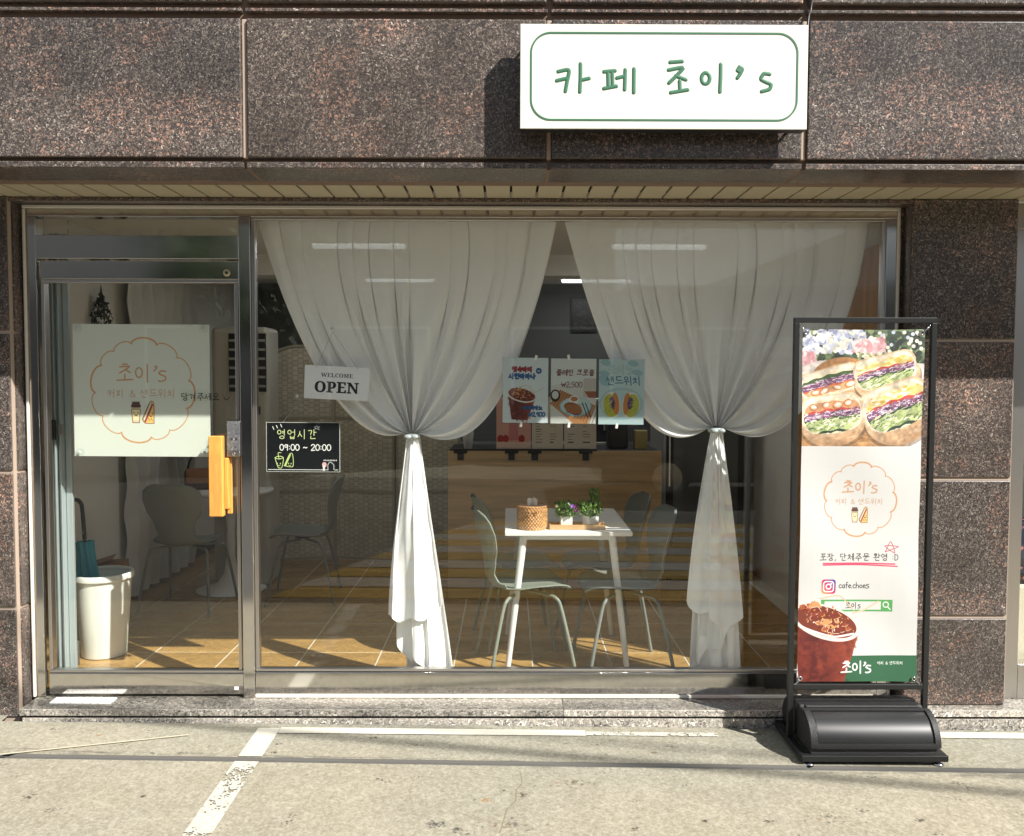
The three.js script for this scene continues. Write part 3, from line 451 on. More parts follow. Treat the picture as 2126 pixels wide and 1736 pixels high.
{ // slotted drain sunk between the two slabs
  const o = thing('trench_drain', 'narrow dark slotted drain channel let into the concrete before the step', 'drain');
  const strip = (a, b, oy) => sheet(inner, (x) => [drainZ(x) + a, drainZ(x) + b], 1, 1, oy);
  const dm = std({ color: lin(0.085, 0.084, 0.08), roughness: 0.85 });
  const curb = (a) => { const g = strip(a, a + 0.0001, 0), p = g.attributes.position; for (let i = 0; i < p.count; i++) if (i % 2) { p.setY(i, p.getY(i) - 0.07); } g.computeVertexNormals(); return g; };
  part('channel', merge([strip(-0.026, 0.026, -0.065), curb(-0.0225), curb(0.0225)]), std({ color: lin(0.2, 0.19, 0.17), roughness: 0.95 }), o);
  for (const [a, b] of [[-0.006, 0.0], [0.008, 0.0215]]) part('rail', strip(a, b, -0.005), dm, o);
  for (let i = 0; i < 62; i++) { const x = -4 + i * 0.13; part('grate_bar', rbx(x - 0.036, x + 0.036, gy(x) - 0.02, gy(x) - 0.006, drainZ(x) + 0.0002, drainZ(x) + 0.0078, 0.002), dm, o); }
}
const paintTex = (() => { const N = 512, c = canvas(N, N), x = c.getContext('2d'), im = x.createImageData(N, N); for (let j = 0; j < N; j++) for (let i = 0; i < N; i++) { const u = i / N, v = j / N, a = 0.55 * fbm(u, v, 9, 6) + 0.45 * fbm(u + 0.3, v, 40, 3), b = vnoise(u * 220, v * 220, 220), k = (j * N + i) * 4, q = 186 + 40 * (b - 0.5) + 40 * (a - 0.5); im.data[k] = q; im.data[k + 1] = q - 3; im.data[k + 2] = q - 16; im.data[k + 3] = a * 0.75 + b * 0.25 > 0.4 ? 255 : 0; } x.putImageData(im, 0, 0); return texOf(c); })();
M.paintWorn = std({ map: paintTex, roughness: 0.85, alphaTest: 0.5 });
const paintTex2 = (() => { const c = pixelTex(256, 256, (u, v, i, j) => { const q = 200 + 24 * (fbm(u, v, 8, 4) - 0.5) + 16 * (hash(i, j) - 0.5); return [q, q - 4, q - 18]; }); return texOf(c); })();
M.paint = std({ map: paintTex2, roughness: 0.8 });
{ // bay line: sound near the step, worn away further out
  const o = structure('road_marking');
  const band = (x0, x1, z0, z1, s = 0.9) => sheet([x0, x1], () => [z0, z1], 1, s, 0.004);
  part('bay_line', band(-1.136, -1.036, 0.245, drainZ(-1.1) - 0.024), M.paint, o);
  part('bay_line', band(-1.136, -1.036, drainZ(-1.1) + 0.024, 1.9, 1.3), M.paintWorn, o);
  part('edge_line', band(-1.034, 0.35, 0.235, 0.297), M.paint, o);
  part('edge_line', band(0.352, 0.95, 0.25, 0.29), M.paintWorn, o);
  part('edge_line', band(1.9, 3.2, 0.215, 0.28), M.paint, o);
}
{ // chalk line across the slab on the door side
  const a = V(-2.75, gy(-2.75) + 0.005, 0.735), b = V(-1.42, gy(-1.42) + 0.005, 0.33), s = b.clone().sub(a), n = V(-s.z, 0, s.x).normalize().multiplyScalar(0.006);
  const mk = (p, q) => { const g = new THREE.BufferGeometry(); const A = a.clone().lerp(b, p), B = a.clone().lerp(b, q); g.setAttribute('position', new THREE.Float32BufferAttribute([...A.clone().add(n).toArray(), ...B.clone().add(n).toArray(), ...A.clone().sub(n).toArray(), ...B.clone().sub(n).toArray()], 3)); g.setIndex([0, 2, 1, 1, 2, 3]); g.computeVertexNormals(); g.setAttribute('uv', new THREE.Float32BufferAttribute([0, 0, 1, 0, 0, 1, 1, 1], 2)); return g; };
  const o = structure('road_marking'); const cm = std({ color: lin(0.5, 0.46, 0.34), roughness: 0.9 });
  part('chalk_line', mk(0, 0.36), cm, o); part('chalk_line', mk(0.45, 1), cm, o);
}
{ // the street behind the viewer, mirrored in the glass: asphalt and a yellow and white speed hump
  const asph = texOf(pixelTex(512, 512, (u, v, i, j) => { const k = 78 + 24 * (fbm(u, v, 8, 5) - 0.5) + 30 * (hash(i, j) - 0.5); return [k, k - 1, k - 4]; }));
  structure('road', sheet([-60, -5, 0, 5, 60], () => [1.95, 9.5], 1, 3, 0.004), std({ map: asph, roughness: 0.95 }));
  const o = structure('road_marking'); const ym = std({ color: lin(0.3, 0.19, 0.035), roughness: 0.9 }), wm = std({ color: lin(0.3, 0.29, 0.26), roughness: 0.9 });
  for (let k = 0; k < 11; k++) {
    const z0 = 2.06 + k * 0.3, z1 = z0 + 0.296, xl = (z) => -1.75 + (z - 2) * 0.42;
    const g = new THREE.BufferGeometry(), y = 0.012 + 0.03 * Math.sin((k + 0.5) / 11 * Math.PI);
    g.setAttribute('position', new THREE.Float32BufferAttribute([xl(z0), gy(-1) + y, z0, xl(z1), gy(-1) + y, z1, 5, gy(5) + y, z0, 5, gy(5) + y, z1], 3)); g.setAttribute('uv', new THREE.Float32BufferAttribute([0, 0, 0, 0.3, 6, 0, 6, 0.3], 2)); g.setIndex([0, 1, 2, 2, 1, 3]); g.computeVertexNormals();
    part('hump_stripe', g, k % 2 ? wm : ym, o);
  }
}
// ---------------------------------------------------------------- the building
const bld = thing('cafe_building', 'shop front clad in polished brown granite with a beige slatted soffit', 'building');
const ZF = 0.68, ZP = 0.12, SY = Y(377, 0.44), TREAD = Y(1449, 0.03), FLOOR = TREAD;

const gran = (x0, x1, y0, y1, z0, z1, r = 0.006) => rbx(x0, x1, y0, y1, z0, z1, r, 1.05, 1);
{ // fascia
  const js = [X(-128, 180, ZF), X(506, 180, ZF), X(1140, 180, ZF), X(1672, 180, ZF), X(2300, 180, ZF)], fy = (v) => Y(v, ZF);
  const yb = fy(329), yt = fy(39), w = 0.011;
  part('backing', bx(-3.5, 3.5, fy(351) + 0.004, 4.6, 0.36, ZF - 0.03), M.sealant, bld);
  for (let i = 0; i < 4; i++) {
    const a = i ? js[i] + w : -3.5, b = i < 3 ? js[i + 1] - w : 3.5;
    part('granite_panel', gran(a, b, yb, yt, ZF - 0.05, ZF, 0.007), slabs[[0, 2, 3, 1][i]], bld);
    part('granite_strip', gran(a - 0.004, b + 0.004, fy(350), fy(337.5), 0.44, ZF - 0.001, 0.003), M.granite, bld);
    part('granite_strip', gran(a - 0.004, b + 0.004, fy(24.5), fy(17), ZF - 0.05, ZF - 0.004, 0.003), M.granite, bld);
    part('granite_panel', gran(a, b, fy(6), fy(6) + 0.62, ZF - 0.05, ZF, 0.01), M.granite, bld);
    if (i < 3) { part('sealant_joint', rbx(js[i + 1] - w + 0.001, js[i + 1] + w - 0.001, yb, yt, ZF - 0.032, ZF - 0.012, 0.004), M.sealantPale, bld); }
  }
  part('upper_wall', bx(-3.5, 3.5, fy(6) + 0.625, 6.4, ZF - 0.2, ZF - 0.01), M.granite, bld);
}
{ // soffit boards
  const pitch = 0.1153, x0 = X(-25, 384, 0.44);
  for (let i = -3; i < 46; i++) { const a = x0 + i * pitch; part('soffit_board', rbx(a + 0.005, a + pitch - 0.005, SY, SY + 0.012, 0.06, 0.4385, 0.003, 1, 1), M.soffit, bld); }
  part('soffit_backing', bx(-3.5, 3.5, SY + 0.05, SY + 0.06, 0.0, 0.4385), M.wallGrey, bld);
}
const XL = X(57, 930, 0.03), XR = X(1864, 700, 0.03), YT = Y(428, 0.03);
{ // lintel, pillars
  part('lintel_panel', gran(XL - 0.1, XR + 0.1, YT + 0.002, SY - 0.001, -0.05, ZP - 0.012, 0.003), M.granite, bld);
  const rows = (vs, z) => vs.map((v) => Y(v, z));
  const lx = X(29, 900, ZP), ly = rows([411, 693, 983, 1266, 1512], ZP), j = 0.007;
  part('pillar_core', bx(-3.5, lx - 0.01, -0.02, SY - 0.002, -0.05, ZP - 0.008), M.sealantPale, bld);
  for (let k = 0; k < 4; k++) {
    const y1 = k ? ly[k] - j : SY - 0.001, y0 = k < 3 ? ly[k + 1] + j : 0.012;
    part('granite_panel', gran(-3.5, lx - 0.013, y0, y1, ZP - 0.03, ZP), slabs[k], bld);
    part('granite_panel', gran(lx - 0.03, lx, y0, y1, 0.0, ZP - 0.034, 0.003), M.granite, bld);
  }
  const ax = X(1888, 900, ZP), bxx = X(2107, 900, ZP), ry = rows([411, 705, 993, 1280], ZP);
  part('pillar_core', bx(ax + 0.008, bxx - 0.008, TREAD + 0.001, SY - 0.002, -0.05, ZP - 0.008), M.sealantPale, bld);
  for (let k = 0; k < 4; k++) {
    const y1 = k ? ry[k] - j : SY - 0.001, y0 = k < 3 ? ry[k + 1] + j : TREAD + 0.002;
    part('granite_panel', gran(ax, bxx - 0.012, y0, y1, ZP - 0.03, ZP), slabs[3 - k], bld);
    part('granite_panel', gran(ax, ax + 0.03, y0, y1, 0.0, ZP - 0.032, 0.003), M.granite, bld);
    part('granite_panel', gran(bxx - 0.03, bxx, y0, y1, 0.0, ZP - 0.034, 0.003), M.granite, bld);
  }
  for (const x of [lx, ax]) part('jamb_filler', bx(Math.min(x, x === lx ? XL - 0.012 : XR + 0.012), Math.max(x, x === lx ? XL - 0.012 : XR + 0.012), TREAD, SY - 0.002, -0.05, 0.012), M.granite, bld);
  bld.userData.right = bxx;
}
{ // step of two pale granite courses
  const sx = [X(40, 1480, 0.18), X(487, 1480, 0.18), X(1170, 1480, 0.18), X(1690, 1480, 0.18), 3.6];
  for (let i = 0; i < 4; i++) {
    part('step_slab', rbx(sx[i] + 0.0008, sx[i + 1] - 0.0008, TREAD - 0.03, TREAD, -0.06, 0.176, 0.002, 0.8, 1), M.stepPolished, bld);
    part('step_nosing', rbx(sx[i] + 0.0008, sx[i + 1] - 0.0008, TREAD - 0.0302, TREAD - 0.0004, 0.1763, 0.184, 0.002, 0.8, 1), M.stepGranite, bld);
    part('step_riser', rbx(sx[i] + 0.012 * (i === 0), sx[i + 1] - 0.001, -0.06, TREAD - 0.042, -0.06, 0.18, 0.002, 0.8, 1), M.stepGranite, bld);
  }
  part('step_bed', bx(sx[0] + 0.01, 3.6, TREAD - 0.0415, TREAD - 0.0305, -0.06, 0.12), M.wallGrey, bld);
}
// ---------------------------------------------------------------- the room behind the glass
const BACK = -4.6, LW = -2.65, RW = XR + 0.1, CEIL = 2.54;
{
  const r = structure('room_shell');
  part('wall_left', bx(LW - 0.15, LW, FLOOR - 0.05, CEIL, BACK, -0.06), M.wallWhite, r);
  part('wall_stub', bx(LW, -2.295, FLOOR + 0.001, CEIL, -0.43, -0.07), M.wallWhite, r);
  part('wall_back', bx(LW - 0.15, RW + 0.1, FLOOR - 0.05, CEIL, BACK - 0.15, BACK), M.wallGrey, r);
  part('wall_right', bx(RW, RW + 0.1, FLOOR - 0.05, CEIL, BACK, -0.06), M.wallWhite, r);
  part('ceiling', bx(LW - 0.15, 6, CEIL, CEIL + 0.2, BACK - 0.15, 0.02), M.ceiling, r);
  part('ceiling_beam', bx(LW, RW, CEIL - 0.16, CEIL - 0.001, -2.75, -2.5), M.ceiling, r);
  part('roof_slab', bx(-3.6, 6, CEIL + 0.2, CEIL + 0.5, BACK - 0.2, 0.36), M.wallGrey, r);
  part('wall_infill', bx(-3.5, 6, SY + 0.062, CEIL + 0.2, 0.021, 0.1), M.wallGrey, r);
  part('skirting', bx(-2.295, -2.285, FLOOR + 0.002, FLOOR + 0.13, -0.43, -0.07), M.skirting, r);
  part('skirting', bx(LW, LW + 0.012, FLOOR + 0.002, FLOOR + 0.12, BACK, -0.431), M.skirting, r);
  part('skirting', bx(LW, -2.285, FLOOR + 0.002, FLOOR + 0.13, -0.442, -0.431), M.skirting, r);
  part('wall_neighbour', bx(5, 5.1, FLOOR - 0.05, CEIL, BACK, 0.02), M.wallGrey, r);
  part('wall_neighbour_back', bx(RW + 0.1, 5, FLOOR - 0.05, CEIL, -3, -2.9), M.wallWhite, r);
  part('wall_end', bx(-3.55, -3.5, 0, CEIL + 0.2, BACK, ZP), M.wallGrey, r);
}
{
  const f = structure('floor');
  const tile = (ph = rnd()) => texOf(pixelTex(256, 176, (u, v, i, j) => { const a = fbm(u + ph, v + ph, 5, 5), b = vnoise(u * 60, v * 44, 60), s = Math.abs(Math.sin((a * 9 + b * 0.6) * 2)), k = 1 + 0.35 * (a - 0.5) + 0.14 * (b - 0.5) + 0.06 * (hash(i, j) - 0.5); return [158 * k + 26 * s, 126 * k + 19 * s, 78 * k + 8 * s]; }));
  const mats = Array.from({ length: 5 }, () => { rnd(); return std({ map: tile(), roughness: 0.24 }); });
  const dx = 0.42, dz = 0.29, g0 = rbx(0.004, dx - 0.004, -0.012, 0, 0.004, dz - 0.004, 0.0015, 1, 1);
  const uv = g0.attributes.uv, p = g0.attributes.position; for (let i = 0; i < p.count; i++) uv.setXY(i, p.getX(i) / dx, p.getZ(i) / dz);
  part('grout', bx(LW - 0.1, RW, FLOOR - 0.06, FLOOR - 0.0015, BACK, -0.062), std({ color: lin(0.62, 0.57, 0.46), roughness: 0.9 }), f);
  for (let i = 0; i < 11; i++) for (let k = 0; k < 15; k++) { const t = part('floor_tile', g0, mats[rnd() * 5 | 0], f); t.position.set(-2.81 + i * dx, FLOOR, -0.065 - dz * (k + 1) - 0.01); }
  part('neighbour_floor', bx(RW + 0.1, 5, FLOOR - 0.06, FLOOR, -3, -0.062), M.wallWhite, f);
}
// ---------------------------------------------------------------- steel window and door
const win = thing('shop_window', 'wide shop window in a polished steel frame with white caulk around it', 'window');
const mz0 = -0.05, mz1 = 0.03, yv = (v) => Y(v, 0.03), xv = (u, v = 930) => X(u, v, 0.03);
const GT = yv(457), GB = yv(1391), MX0 = xv(501), MX1 = xv(525), WR = xv(1836, 700);
part('head', rbx(XL + 0.014, XR - 0.014, yv(452), yv(436), mz0, mz1, 0.003), M.steel, win);
part('jamb', rbx(XL + 0.014, xv(83), TREAD + 0.002, yv(452.3), mz0, mz1, 0.003), M.steel, win);
part('jamb', rbx(WR, XR - 0.014, TREAD + 0.002, yv(452.3), mz0, mz1, 0.003), M.steel, win);
part('mullion', rbx(MX0, MX1, TREAD + 0.002, yv(452.3), mz0, mz1 + 0.012, 0.003), M.steel, win);
part('bottom_rail', rbx(MX1 + 0.0005, WR - 0.0005, yv(1441), yv(1396), mz0, mz1 + 0.004, 0.003), M.steel, win);
for (const [a, b, c, d] of [[MX1, WR, GT - 0.002, yv(452.3)], [MX1, WR, yv(1395.5), yv(1390)]]) part('bead', rbx(a + 0.0006, b - 0.0006, c, d, -0.012, 0.026, 0.003), M.steelDull, win);
for (const [a, b] of [[MX1 + 0.0006, xv(533)], [xv(1829, 700), WR - 0.0006]]) part('bead', rbx(a, b, yv(1389.5), GT - 0.0025, -0.012, 0.026, 0.003), M.steelDull, win);
part('caulk', rbx(XL, XR, yv(435.6), YT, 0, 0.037, 0.005), M.caulk, win);
part('caulk', rbx(XL, XL + 0.0135, TREAD + 0.001, yv(436), 0, 0.037, 0.005), M.caulk, win);
part('caulk', rbx(XR - 0.0135, XR, TREAD + 0.001, yv(436), 0, 0.037, 0.005), M.caulk, win);
part('caulk', rbx(MX1, WR, TREAD + 0.0005, yv(1441.5), 0, 0.04, 0.004), M.caulk, win);
part('pane', bx(MX1 + 0.002, WR - 0.002, GB - 0.005, GT + 0.004, -0.004, 0.004), M.glass, win);
part('transom_pane', bx(xv(84), MX0 - 0.001, yv(492), yv(452.5), -0.004, 0.004), M.glass, win);
part('transom_bar', rbx(xv(83.5), MX0 - 0.0006, yv(540), yv(491), mz0, mz1 + 0.006, 0.003), M.steel, win);
const door = thing('glass_door', 'steel edged glass door with an orange wooden pull handle', 'door');
const DX0 = xv(90), DX1 = xv(499);
part('top_rail', rbx(DX0, DX1, yv(582), yv(543.5), -0.03, 0.026, 0.003), M.steel, door);
part('bottom_rail', rbx(DX0, DX1, yv(1443), yv(1400), -0.03, 0.026, 0.003), M.steel, door);
part('bead', rbx(DX0, DX1, yv(1399.6), yv(1394), -0.02, 0.022, 0.003), M.steelDull, door);
part('bead', rbx(DX0, DX1, yv(589), yv(582.4), -0.02, 0.022, 0.003), M.steelDull, door);
part('stile', rbx(xv(489), xv(496), yv(1393.6), yv(589.4), -0.02, 0.022, 0.003), M.steelDull, door);
part('stile', rbx(DX0, xv(97), yv(1393.6), yv(589.4), -0.02, 0.022, 0.003), M.steelDull, door);
part('pane', bx(xv(97) + 0.0005, xv(489) - 0.0005, yv(1393.6), yv(589.4), -0.004, 0.004), M.glass, door);
part('sticker', bx(X(486, 1430, 0.03), X(495, 1430, 0.03), yv(1434), yv(1427), 0.0265, 0.0272), M.white, door);
{ const k = part('keyhole', lathe([[0, 0.004], [0.008, 0.004], [0.012, 0.006], [0.016, 0.003], [0.017, 0]], 24).rotateX(Math.PI / 2), std({ color: lin(0.7, 0.62, 0.4), metalness: 0.9, roughness: 0.3 }), door); k.position.set(xv(470, 568), yv(568), 0.0265); part('key_slot', lathe([[0, 0.002], [0.006, 0.002], [0.006, 0]], 16).rotateX(Math.PI / 2).translate(0, 0, 0.0045), M.dark, k); }
{ // wooden handle: long bar, shorter block beside it, steel clamp plates
  const wood = texOf(pixelTex(128, 512, (u, v, i, j) => { const k = 1 + 0.17 * (vnoise(u * 24, v * 3, 24, 3) - 0.5) + 0.12 * (vnoise(u * 60, v * 8, 60, 8) - 0.5); return [226 * k, 160 * k, 78 * k]; }));
  const wm = std({ map: wood, roughness: 0.42 }), x0 = X(434, 990, 0.08), x1 = X(463, 990, 0.08), y0 = Y(1074, 0.08), y1 = Y(907, 0.08);
  const h = part('handle', rbx(x0, x1, y0, y1, 0.05, 0.088, 0.005, 0.4), wm, door);
  part('grip_block', rbx(x1 + 0.0005, x1 + 0.018, Y(1059, 0.07), Y(953, 0.07), 0.03, 0.064, 0.004, 0.4), wm, h);
  part('grip_block', rbx(x1 + 0.0005, x1 + 0.024, Y(1069, 0.04), Y(948, 0.04), 0.012, 0.0295, 0.004, 0.4), wm, h);
  const pl = new THREE.Shape([[-0.03, -0.045], [0.03, -0.045], [0.03, 0.02], [0.075, 0.02], [0.075, 0.042], [-0.005, 0.042], [-0.02, 0.03], [-0.02, 0.006], [-0.035, -0.018]].map(([a, b]) => new THREE.Vector2(a, b)));
  part('clamp_plate', new THREE.ExtrudeGeometry(pl, { depth: 0.008, bevelSize: 0.001, bevelThickness: 0.001, bevelSegments: 1 }).translate(x0 + 0.006, y1 - 0.036, 0.006), M.clear, h);
  for (const q of [0.018, 0.036]) part('clamp_bar', rbx(x1 + 0.002, x1 + 0.034, y1 - q - 0.006, y1 - q + 0.006, 0.02, 0.036, 0.003), M.chrome, h);
  for (const [px, py] of [[0.0, -0.02], [-0.012, -0.064]]) part('screw', rod(V(x0 + px, y1 + py, 0.005), V(x0 + px, y1 + py, 0.02), 0.006), M.steelDull, h);
  const lc = (u, v) => [X(u, v, 0.03), Y(v, 0.03)], [lx0, ly0] = lc(473, 950), [lx1, ly1] = lc(503, 874);
  const lock = part('door_lock', rbx(lx0, lx1, ly0, ly1, 0.023, 0.05, 0.009, 1, 4), M.black, door);
  part('lock_face', rbx(lx0 + 0.004, lx1 - 0.006, ly0 + 0.03, ly1 - 0.004, 0.0495, 0.054, 0.002, 1, 2), std({ map: print(160, 300, (c, w, hh) => { c.fillStyle = '#8d8f94'; c.fillRect(0, 0, w, hh); for (let i = 0; i < 60; i++) { c.globalAlpha = 0.6; blob(c, rr(10, 150), rr(20, 290), rr(3, 16), rr(3, 12), ['#b8b08c', '#c9c6be', '#5c5e64', '#a8a49a'][rnd() * 4 | 0], rnd() * 3); } c.globalAlpha = 1; c.fillStyle = '#5a5d63'; c.fillRect(50, 170, 70, 26); c.fillStyle = '#d8d8d6'; c.fillRect(75, 173, 18, 20); }), metalness: 0.6, roughness: 0.35 }), lock);
  { const g = lock.children[0].geometry, p = g.attributes.position; for (let i = 0; i < p.count; i++) g.attributes.uv.setXY(i, (p.getX(i) - lx0) / (lx1 - lx0), (p.getY(i) - ly0 - 0.03) / (ly1 - ly0 - 0.03)); }
  part('lock_cap', rbx(lx0 + 0.004, lx1 - 0.006, ly0 + 0.004, ly0 + 0.028, 0.0495, 0.055, 0.003, 1, 2), M.steelDull, lock);
  part('lock_button', lathe([[0, 0.003], [0.006, 0.003], [0.007, 0]], 20).rotateX(Math.PI / 2).translate((lx0 + lx1) / 2, ly0 + 0.015, 0.055), M.chrome, lock);
}
{ // brief note lettered on the door glass
  const t = write('당겨주세요', 0.036, 0.0), [ox, oy] = [X(376, 820, 0.005), Y(818, 0.005)], o = thing('door_lettering', 'small black handwritten Korean words and smiley on the door glass', 'lettering');
  const bm = std({ color: lin(0.012, 0.012, 0.012), roughness: 0.6 });
  for (const g of t.glyphs) part('letter', strokeGeo(g, 0.0017, 0.3, ([a, b]) => V(a, -b, 0)).translate(ox, oy, 0.0048), bm, o);
  const fx = ox + t.w + 0.012;
  part('smile', strokeGeo([[[0.006, 0.018], [0.012, 0.028], [0.024, 0.03], [0.034, 0.016]], [[0, 0.008], [0.003, 0.009]], [[0.038, 0.006], [0.041, 0.007]]], 0.0017, 0.3, ([a, b]) => V(a, -b, 0)).translate(fx, oy, 0.0048), bm, o);
}
// ---------------------------------------------------------------- sign, banner
const onFace = (g, x0, x1, y0, y1) => { const p = g.attributes.position, uv = g.attributes.uv; for (let i = 0; i < p.count; i++) uv.setXY(i, (p.getX(i) - x0) / (x1 - x0), (p.getY(i) - y0) / (y1 - y0)); return g; };
{
  const z = ZF + 0.112, zb = ZF + 0.057, a = at(1080, 160, z), b = at(1677, 160, z), yt = Y(50.5, z, 1380), yb = Y(268, z, 1380), x0 = a.x, x1 = b.x;
  const o = thing('light_box_sign', 'white box sign with green handwritten letters on brackets above the window', 'sign');
  part('box', rbx(x0, x1, yb, yt, zb, z - 0.006, 0.003), M.black, o);
  part('face', rbx(x0, x1, yb, yt, z - 0.0058, z, 0.002), M.signWhite, o);
  const px = (u) => lerp(x0, x1, (u - 1080) / 597), py = (v) => lerp(yt, yb, (v - 50.5) / 217.5), r = 0.052;
  const rx0 = px(1101), rx1 = px(1657), ry1 = py(67), ry0 = py(251), outer = new THREE.Shape(), hole = new THREE.Path(), w = 0.0062;
  const rrp = (s, a0, a1, b0, b1, q) => { s.moveTo(a0 + q, b0); s.lineTo(a1 - q, b0); s.absarc(a1 - q, b0 + q, q, -Math.PI / 2, 0); s.lineTo(a1, b1 - q); s.absarc(a1 - q, b1 - q, q, 0, Math.PI / 2); s.lineTo(a0 + q, b1); s.absarc(a0 + q, b1 - q, q, Math.PI / 2, Math.PI); s.lineTo(a0, b0 + q); s.absarc(a0 + q, b0 + q, q, Math.PI, Math.PI * 1.5); };
  rrp(outer, rx0, rx1, ry0, ry1, 0.078); rrp(hole, rx0 + w, rx1 - w, ry0 + w, ry1 - w, 0.072); outer.holes.push(hole);
  part('border_line', new THREE.ExtrudeGeometry(outer, { depth: 0.0015, bevelEnabled: false, curveSegments: 16 }).translate(0, 0, z + 0.0004), M.green, o);
  const G = { // the letters as they stand on the sign, in picture coordinates
    ka: [[[1159, 149], [1181, 146], [1177, 172], [1174, 190]], [[1156, 168], [1177, 163]], [[1205, 133], [1205, 160], [1204, 191]], [[1206, 167], [1223, 163]]],
    pe: [[[1254, 149], [1277, 147]], [[1262, 151], [1263, 178]], [[1271, 150], [1272, 177]], [[1254, 184], [1280, 179]], [[1298, 145], [1297, 186]], [[1281, 162], [1297, 158]], [[1316, 143], [1316, 192]]],
    cho: [[[1391, 129], [1416, 127]], [[1388, 145], [1418, 140], [1405, 156], [1389, 172]], [[1403, 157], [1424, 165]], [[1411, 168], [1412, 187]], [[1393, 192], [1428, 186]]],
    i: [circ(1465, 162, 8.5, 11.5), [[1496, 133], [1496, 160], [1495, 190]]],
    apostrophe: [[[1535, 138], [1541, 142], [1537, 152], [1531, 161]], [[1533, 141], [1540, 146]], [[1531, 145], [1537, 149]]],
    s: [[[1598, 153], [1586, 152], [1580, 163], [1592, 170], [1601, 174], [1598, 184], [1582, 189]]],
  };
  for (const k in G) part('letter', strokeGeo(G[k], 0.0072, 0.28, ([u, v]) => V(px(u), py(v), 0)).translate(0, 0, z + 0.0006), M.green, o);
  for (const q of [0.03, 0.5, 0.97]) for (const y of [yt - 0.03, yb + 0.03]) part('bracket', rod(V(lerp(x0, x1, q), y, ZF - 0.002), V(lerp(x0, x1, q), y, zb + 0.002), 0.006), M.blackMetal, o);
  const c = at(1683, 22, ZF + 0.02);
  single('power_cable', 'thin black cable dropping from the upper wall to the white box sign', 'cable', tube([V(c.x + 0.02, c.y + 0.2, ZF + 0.008), V(c.x + 0.005, c.y + 0.02, ZF + 0.012), V(c.x - 0.012, c.y - 0.03, ZF + 0.035), V(c.x - 0.03, yt - 0.04, zb + 0.01)], 0.0045, 30), M.black);
}
